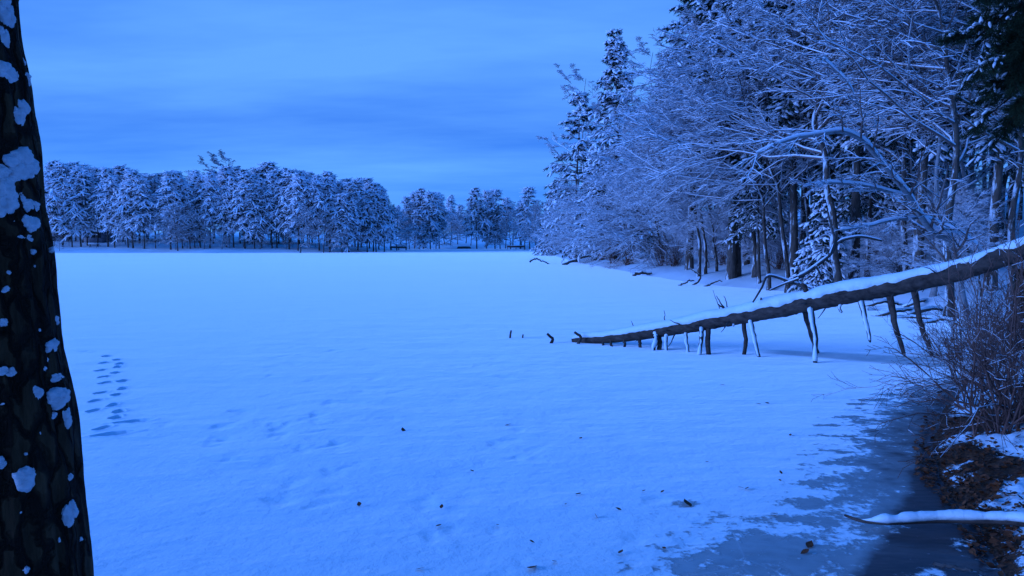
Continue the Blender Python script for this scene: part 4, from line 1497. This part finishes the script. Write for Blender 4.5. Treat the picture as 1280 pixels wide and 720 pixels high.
wv = vnoise(ring * np.array([.55, .55, 1.2]), 3, 3)
fur = np.abs(np.sin(aa * 7 + 1.6 * vnoise(ring * np.array([.3, .3, 1.6]), 8, 3))) ** 0.6
fur2 = np.abs(np.sin(aa * 13 + 2.2 * vnoise(ring * np.array([.4, .4, 2.4]), 18, 3))) ** 0.7
wob = 1 + 0.05 * wv + 0.06 * (fur - .75) + 0.045 * (fur2 - .75) + 0.012 * vnoise(ring * np.array([2.5, 2.5, 7]), 12, 3)
tubes(mb, fgp[None, :, :3], fgp[None, :, 3], SD, wob=wob[None])
child_mesh(mb, 'trunk', M_bark_near, fg, fo)
# limbs above the view
for k in range(5):
    q = fgp[330 + k * 16]
    az = 1.0 + k * 2.1
    D = np.array([cos(az), sin(az), .35])
    W = q[:3] + D * np.linspace(0, 1.5, 10)[:, None]
    mb = MB()
    tubes(mb, W[None], np.linspace(.04, .012, 10)[None], 7)
    child_mesh(mb, 'limb', M_bark_near, fg, fo)
# snow clumps frozen onto the bark
clumps = [(5, 12, 16, 20), (3, 45, 9, 14), (5, 88, 14, 13), (30, 99, 13, 12), (26, 80, 6, 7), (22, 142, 13, 18), (24, 204, 23, 20), (8, 221, 17, 13), (5, 248, 16, 22), (37, 259, 15, 9), (36, 280, 13, 15), (29, 296, 13, 6),
          (22, 245, 8, 8), (5, 362, 6, 5), (5, 403, 8, 5), (69, 402, 7, 7), (62, 434, 12, 9), (56, 456, 6, 10), (6, 465, 11, 6), (22, 463, 10, 6), (70, 473, 11, 7), (45, 492, 9, 10), (73, 496, 20, 15), (82, 522, 9, 14), (66, 520, 8, 5),
          (30, 600, 15, 18), (37, 566, 7, 4), (85, 643, 12, 15), (0, 578, 7, 8), (87, 596, 5, 6), (42, 590, 5, 9), (14, 340, 5, 4), (40, 315, 4, 4)]
rng = np.random.default_rng(61)
tb = blob_template(3, 0)
for i in range(34):          # small crumbs of frozen snow caught in the furrows
    y_ = 720 * rng.random()
    xe = np.interp(y_, [p[1] for p in fg_edge], [p[0] for p in fg_edge])
    clumps.append((xe * (0.05 + 0.85 * rng.random()), y_, 1.6 + 2.6 * rng.random() ** 2, 1.5 + 3.0 * rng.random() ** 2))
for (x, y, w, h) in clumps:
    d = ray(x, y)
    d = d / np.linalg.norm(d)
    ts = np.linspace(1.2, 2.6, 700)
    pts = np.array([0, 0, CAMZ]) + ts[:, None] * d
    dist = np.linalg.norm(pts[:, None] - fgp[None, ::3, :3], axis=2)
    j = dist.argmin(1)
    inside = dist[np.arange(len(ts)), j] < fgp[::3][j, 3] * 0.99
    i0 = int(np.argmax(inside)) if inside.any() else int(dist.min(1).argmin())
    p = pts[i0]
    ax = fgp[::3][j[i0], :3]
    nrm = norm((p - ax) * np.array([1, 1, 0.2]))
    side = norm(np.cross(UP, nrm))
    sx, sz = w / FPX * YF * 0.86, h / FPX * YF * 0.86
    seed = int(x * 7 + y)
    mb = MB()
    nb_ = 1 if w < 5 else 5 + int(w / 4)
    for q in range(nb_):
        k = 1.0 if nb_ == 1 else 0.40 + 0.28 * rng.random()
        ou, ov = (0, 0) if nb_ == 1 else (rng.uniform(-.62, .62), rng.uniform(-.62, .62))
        V = tb[0].copy()
        V = V * (1 + (0.24 if nb_ > 1 else 0.42) * vnoise(V * .8 + seed + q, seed + q, 3) + 0.10 * vnoise(V * 2.2, seed + 1, 3))[:, None]
        dpt = k * min(sx, sz) * (0.7 + .4 * rng.random())
        mb.add(p + side * (V[:, :1] * sx * k + ou * sx) + nrm * (V[:, 1:2] * dpt + dpt * 0.25) + UP * (V[:, 2:3] * sz * k + ov * sz), tb[1])
    child_mesh(mb, 'snow_clump', M_clump, fg, fo)

# ================================================================== snowy branch in the lower right corner
fb_pts = [(1056, 644), (1078, 651), (1110, 653), (1140, 651), (1175, 649), (1215, 649), (1262, 650), (1310, 655)]
W = [ground(x, y, 0.05 + 0.10 * min(1, max(0, (x - 1060) / 120.0)) + 0.12 * max(0, (x - 1180) / 120.0)) for x, y in fb_pts]
W = resample(np.array(W), 60)
t_ = np.linspace(0, 1, 60)
fb = thing('fallen_branch', 'snow-laden fallen branch reaching from the leafy bank over the dark water, lower right', 'branch', tuple(W[0] * np.array([1, 1, 0])))
fbo = np.array(fb.location)
rad = 0.012 + 0.030 * t_ ** .7
W[:, 2] -= 0.02 * t_
mb = MB()
tubes(mb, W[None], rad[None], 10, cap=True)
wood = child_mesh(mb, 'wood', M_log, fb, fbo)
sb = sstep(0.10, 0.26, t_) * (0.055 + 0.012 * vnoise(np.stack([t_ * 9, t_ * 0], -1), 3, 3)) + 0.004
mb = MB()
Q = W + UP * (rad * .6 + sb * .55)[:, None]
tubes(mb, Q[None, 3:-1], sb[None, 3:-1], 14, cap=True, squash=.8)
child_mesh(mb, 'snow', M_lsnow, fb, fbo)


def stick(name, pts, r0, r1, label, cat, mat=M_dead, group=None, snow=0.6, Y=None, touch=(0,), n=30, smax=.06):
    """a branch drawn through picture points: those in 'touch' rest on the ice, the rest share its depth"""
    g0 = ground(*pts[touch[0]]) if Y is None else at(*pts[touch[0]], Y)
    W = []
    for i, (x, y) in enumerate(pts):
        W.append(ground(x, y) if (i in touch and Y is None) else at(x, y, g0[1]))
    W = np.array(W)
    for i in touch:
        W[i, 2] -= 0.04
    Wn = resample(W, n)
    Wn[1:-1] += (np.cumsum(np.random.default_rng(int(pts[0][0] * 3)).normal(size=(n - 2, 3)), 0) * 0.0006 * g0[1]) * np.sin(np.linspace(0, pi, n - 2))[:, None]
    rad = np.linspace(r0, r1 * .6, n) / FPX * g0[1]
    o = thing(name, label, cat, (g0[0], g0[1], max(g0[2], 0)), group=group)
    oo = np.array(o.location)
    mb = MB()
    tubes(mb, Wn[None], rad[None], 8, cap=True, wob=1 + 0.12 * np.random.default_rng(n).normal(size=(1, n, 8)))
    child_mesh(mb, 'wood', mat, o, oo)
    if snow:
        ms = MB()
        snow_on(ms, Wn[None], rad[None], rad.min() * .5, smax, 6, snow)
        child_mesh(ms, 'snow', M_lsnow, o, oo)
    return o


stick('bent_branch', [(662, 327.5), (670, 323), (680, 324), (687, 330)], 1.1, .9, 'thin bent dead branch bridging on the far ice left of the raised branch', 'branch', touch=(3,))
stick('raised_branch', [(703, 331), (720, 325), (737, 318.5), (745, 323), (753, 330)], 1.8, 1.3, 'dead branch raised like an elbow from the shore ice below the ragged pine', 'branch', touch=(0,))
stick('shore_log', [(814, 342), (828, 340.5), (843, 338)], 3.4, 3.0, 'thick dark snow-capped log lying at the shore below the rounded bush', 'log', mat=M_log, snow=0.6, touch=(0,), smax=.12)
stick('shore_log', [(791, 345), (803, 343), (815, 341.5)], 2.2, 1.8, 'thinner dark log end-on at the shore, left of the thick snow-capped log', 'log', mat=M_log, snow=0.7, touch=(0,), smax=.10)
stick('leaning_pole', [(813, 318), (805, 307), (797, 296)], 1.9, 1.6, 'pale broken stem leaning above the shore logs', 'dead stem', mat=M_birch, snow=.3, Y=64, touch=(0,))
for pts, lab in [([(848, 357), (858, 353), (868, 351)], 'driftwood stick pointing left from the slender leaning trees'),
                 ([(866, 356), (874, 349), (868, 341), (862, 335)], 'driftwood stick standing up beside the slender leaning trees'),
                 ([(880, 358), (893, 354), (903, 352)], 'short dark driftwood stick right of the slender leaning trees'),
                 ([(906, 357.5), (930, 359.5), (952, 362)], 'long thin stick lying along the shore toward the fallen trunk')]:
    stick('driftwood_stick', pts, 1.3, 0.8, lab, 'stick', group='driftwood along the shore', touch=(0,), mat=M_log)
# snow-covered brush piled in the cove under the trunk
for i, (x0, y0, x1, y1, r) in enumerate([(1080, 383, 1128, 380, 1.8), (1085, 388, 1135, 392, 2.0), (1095, 395, 1150, 388, 2.0), (1120, 398, 1178, 400, 2.2), (1135, 393, 1185, 386, 2.2), (1150, 404, 1205, 408, 2.2), (1128, 384, 1172, 376, 1.6)]):
    stick('snowy_stick', [(x0, y0), ((x0 + x1) / 2, (y0 + y1) / 2 - 2.5), (x1, y1)], r, r * .7,
          'snow-covered stick lying in the brush seen beneath the fallen trunk', 'stick', group='brush pile beneath the fallen trunk', snow=1.0, touch=(0, 2), mat=M_log, smax=.12)
# sticks on the near bank
for (x0, y0, x1, y1, z, lab) in [(1172, 490, 1205, 482, .12, 'pale snow-covered stick at the top of the leafy bank'),
                                 (1168, 706, 1215, 712, .03, 'dark stick frozen into the dark water by the corner'),
                                 (1222, 515, 1246, 495, .35, 'dark stick slanting across the leafy bank by the dense shrub')]:
    a, b = ground(x0, y0, z), ground(x1, y1, z + .08)
    W = np.linspace(a, b, 14) + np.random.default_rng(int(x0)).normal(size=(14, 3)) * .006
    o = thing('bank_stick', lab, 'stick', a, group='sticks on the near bank')
    mb = MB()
    tubes(mb, W[None], np.linspace(.022, .012, 14)[None], 7, cap=True)
    child_mesh(mb, 'wood', M_dead, o, a)
    if z != .03:
        ms = MB()
        snow_on(ms, W[None], np.linspace(.022, .012, 14)[None], .01, .04, 6, 1.1)
        child_mesh(ms, 'snow', M_lsnow, o, a)

# ================================================================== leaves
LEAF_V, LEAF_F = [], []
for i, (x, w) in enumerate([(-1, .05), (-.6, .42), (-.1, .60), (.45, .40), (.85, .12), (1.05, .02)]):
    LEAF_V += [(x, w, 0.16 * w + .10 * x * x), (x, 0, .08 * x * x), (x, -w, 0.20 * w + .10 * x * x)]
for i in range(5):
    a = i * 3
    LEAF_F += [(a, a + 3, a + 4, a + 1), (a + 1, a + 4, a + 5, a + 2)]
leaf_t = (np.array(LEAF_V), np.array(LEAF_F))
lm = MB().add(leaf_t[0], leaf_t[1]).mesh('fallen_leaf', M_leaf)
leaf_spots = [(552, 635, 1.2), (548, 659, 1.2), (622, 658, 1.1), (665, 712, 2.6), (693, 704, 1.2), (723, 619, 1.4), (745, 647, 1.3), (773, 638, 1.1), (707, 632, .8), (665, 679, .9), (903, 482, 1.8), (948, 506, 1.6), (959, 505, 1.3),
              (504, 539, 2.0), (635, 532, 1.8), (726, 549, 1.3), (934, 612, 1.6), (926, 611, 1.2), (859, 631, 2.6), (525, 713, 1.3), (976, 592, 1.0), (975, 602, .8), (884, 579, .9), (828, 616, .9), (805, 615, .8), (776, 692, 1.4), (968, 644, 1.7), (830, 687, .8),
              (1139, 497, 2.2), (988, 545, 1.2), (1012, 683, 2.0), (1006, 692, 1.6), (1083, 667, .9), (449, 632, 1.4), (590, 590, 1.1)]
for i, (x, y, s) in enumerate(leaf_spots):
    p = ground(x, y)
    o = bpy.data.objects.new('fallen_leaf', lm)
    col.objects.link(o)
    k = 0.032 * s
    o.location = (p[0], p[1], 0.018)
    o.scale = (k, k, k)
    o.rotation_euler = (rng.normal() * .25, rng.normal() * .25, rng.random() * 6.28)
    big = {3: 'largest dark leaf on the open snow near the bottom edge', 18: 'dark leaf at the frayed snow edge beside the bare grey ice', 28: 'dark leaf on the ice at the top of the near bank'}
    tag(o, big.get(i, 'small dark dead leaf lying on the snowy lake'), 'leaf', 'dead leaves scattered on the lake')
# leaf litter on the bank
rng = np.random.default_rng(90)
pts = []
for c, s, n in zip(litter_c, (0.6, 0.55, 0.9, 0.7, 0.45, 0.4), (420, 420, 600, 420, 260, 240)):
    pts.append(c + rng.normal(size=(n, 2)) * s)
pts = np.concatenate(pts)
pts = np.concatenate([pts, np.stack([5.2 + 5 * rng.random(500), 5.5 + 9 * rng.random(500)], -1)])
sdv = poly_sd(pts, LAKE)
pts = pts[(sdv > -0.25)]
sdv = sdv[sdv > -0.25]
keepl = (rng.random(len(pts)) < 0.45) | (sdv < 0.5)
pts = pts[keepl]
pz = np.maximum(land_h(pts), 0.0) + 0.02
mb = MB()
az = rng.random(len(pts)) * 6.28
dirs = np.stack([np.cos(az), np.sin(az), rng.normal(size=len(pts)) * .35], -1)
stamp(mb, leaf_t, np.c_[pts, pz], dirs, 0.035 * (0.6 + 0.8 * rng.random((len(pts), 1))) * np.ones(3), rng, .5)
ll = mb.build('leaf_litter', M_leaf)
ll['kind'] = 'stuff'
ll['label'] = 'brown leaf litter strewn over the snowy near bank'

# ================================================================== things on the far shore
def box(mb, x0, x1, y0, y1, z0, z1):
    V = np.array([(x, y, z) for z in (z0, z1) for y in (y0, y1) for x in (x0, x1)])
    mb.add(V, [(0, 2, 3, 1), (4, 5, 7, 6), (0, 1, 5, 4), (2, 6, 7, 3), (0, 4, 6, 2), (1, 3, 7, 5)])
    return mb


M_wall = flat_mat('pale_siding', (0.20, 0.19, 0.22), (0.28, 0.26, 0.29), 2)
M_wall_d = flat_mat('dark_siding', (0.05, 0.04, 0.04), (0.09, 0.07, 0.07), 2)
M_glass = flat_mat('window_glass', (0.01, 0.012, 0.015), (0.02, 0.022, 0.026), 2, 0.1, .5)
M_trim = flat_mat('dark_trim', (0.06, 0.055, 0.055), (0.10, 0.09, 0.09), 5)
M_plank = flat_mat('weathered_planks', (0.05, 0.038, 0.034), (0.10, 0.08, 0.07), 6)
M_redwood = flat_mat('red_brown_planks', (0.11, 0.035, 0.03), (0.17, 0.06, 0.05), 6)


def house(px, Y, w, d, hw, hr, mat, label):
    p = spot(px, Y)
    o = thing('house', label, 'house', p)
    box(MB(), -w / 2, w / 2, -d / 2, d / 2, -.6, hw).build('wall', mat, o, False)
    ov = .4
    for sgn in (1,):
        mb = MB()
        V = [(-w / 2 - ov, -d / 2 - ov, hw - .15), (w / 2 + ov, -d / 2 - ov, hw - .15), (w / 2 + ov, 0, hw + hr), (-w / 2 - ov, 0, hw + hr), (-w / 2 - ov, d / 2 + ov, hw - .15), (w / 2 + ov, d / 2 + ov, hw - .15)]
        V2 = [(a, b, c + .28) for a, b, c in V]
        mb.add(V + V2, [(0, 1, 2, 3), (3, 2, 5, 4), (6, 9, 8, 7), (9, 10, 11, 8), (0, 6, 7, 1), (4, 5, 11, 10)])
        mb.add([V[0], V[3], V2[3], V2[0], V[1], V[2], V2[2], V2[1], V[4], V2[4], V[5], V2[5]], [(0, 1, 2, 3), (4, 7, 6, 5), (1, 8, 9, 2), (5, 6, 11, 10)])
        rf = mb.build('roof', M_lsnow, o, False)
        mg = MB()
        mg.add([(-w / 2, -d / 2, hw), (-w / 2, d / 2, hw), (-w / 2, 0, hw + hr), (w / 2, -d / 2, hw), (w / 2, d / 2, hw), (w / 2, 0, hw + hr)], [(0, 2, 1), (3, 4, 5)])
        mg.build('gable', mat, o, False)
    for k in (-.3, .05, .33):
        fr = box(MB(), w * k - .65, w * k + .65, -d / 2 - .06, -d / 2 + .02, .9, 2.3).build('window', M_trim, o, False)
        box(MB(), w * k - .53, w * k + .53, -d / 2 - .075, -d / 2 - .055, 1.02, 2.18).build('pane', M_glass, fr, False)
    box(MB(), w * .3, w * .3 + .6, .4, 1.0, hw + hr * .4, hw + hr + .9).build('chimney', M_wall_d, o, False)


house(122, 184, 4.6, 5, 2.5, 1.3, M_wall, 'pale-walled house glimpsed between the far pines, left part of the shore')
house(66, 184, 6.0, 5, 2.0, 1.2, M_wall_d, 'dark low house at the far shore just right of the close trunk')


def dock(px, Y, w, label, mat):
    p = spot(px, Y)
    p[2] = max(p[2], .1)
    o = thing('dock', label, 'dock', p)
    mb = MB()
    n = int(w / .3)
    for i in range(n):
        box(mb, -w / 2 + i * w / n, -w / 2 + (i + .93) * w / n, -.9, .9, .75, .85)
    mb.build('deck', mat, o, False)
    box(MB(), -w / 2, w / 2, -.92, -.84, .42, .748).build('skirt', mat, o, False)
    for x in (-w / 2 + .15, 0, w / 2 - .15):
        for y in (-.75, .75):
            box(MB(), x - .07, x + .07, y - .07, y + .07, -.8, .745).build('post', M_trim, o, False)
    box(MB(), -w / 2, w / 2, -.9, .9, .853, .98).build('snow', M_lsnow, o, False)


dock(498, 196, 4.2, 'dark dock section pulled up on the far shore right of the big stand', M_plank)
dock(645, 212, 5.0, 'red-brown dock section on the far shore before the right-hand woods', M_redwood)
p = spot(580, 219)
boat = thing('rowing_boat', 'small overturned dark boat on the snowy point between the pine clumps', 'boat', (p[0], p[1], max(p[2], .1)))
mb, ms = MB(), MB()
L = np.linspace(-1, 1, 17)
a = np.linspace(0, pi, 11)
wv = np.sqrt(np.clip(1 - np.abs(L) ** 3, 0.02, 1))
V = np.stack([np.repeat((L * 2.0)[:, None], 11, 1), wv[:, None] * .7 * np.cos(a), wv[:, None] ** .5 * .62 * np.sin(a) ** .8 + .02], -1)
idx = np.arange(17 * 11).reshape(17, 11)
mb.add(V.reshape(-1, 3), np.stack([idx[:-1, :-1], idx[1:, :-1], idx[1:, 1:], idx[:-1, 1:]], -1).reshape(-1, 4))
mb.build('hull', M_plank, boat)
V2 = V[:, 3:8] + np.array([0, 0, .06])
idx = np.arange(17 * 5).reshape(17, 5)
ms.add(V2.reshape(-1, 3), np.stack([idx[:-1, :-1], idx[1:, :-1], idx[1:, 1:], idx[:-1, 1:]], -1).reshape(-1, 4))
ms.build('snow', M_lsnow, boat)
box(MB(), -1.8, 1.8, -.03, .03, .6, .66).build('keel', M_trim, boat, False)

p = spot(117, 168)
tb_ = thing('picnic_table', 'dark picnic table under the far pines below the pale house', 'table', p)
box(MB(), -1.1, 1.1, -.4, .4, .70, .78).build('tabletop', M_plank, tb_, False)
for y in (-.75, .75):
    box(MB(), -1.1, 1.1, y - .14, y + .14, .42, .48).build('seat', M_plank, tb_, False)
for x in (-.8, .8):
    mb = MB()
    tubes(mb, np.array([[(x, -.7, -.2), (x, 0.25, .7)], [(x, .7, -.2), (x, -.25, .7)]]), np.full((2, 2), .05), 5)
    mb.build('leg_frame', M_trim, tb_)
box(MB(), -1.1, 1.1, -.4, .4, .783, .9).build('snow', M_lsnow, tb_, False)
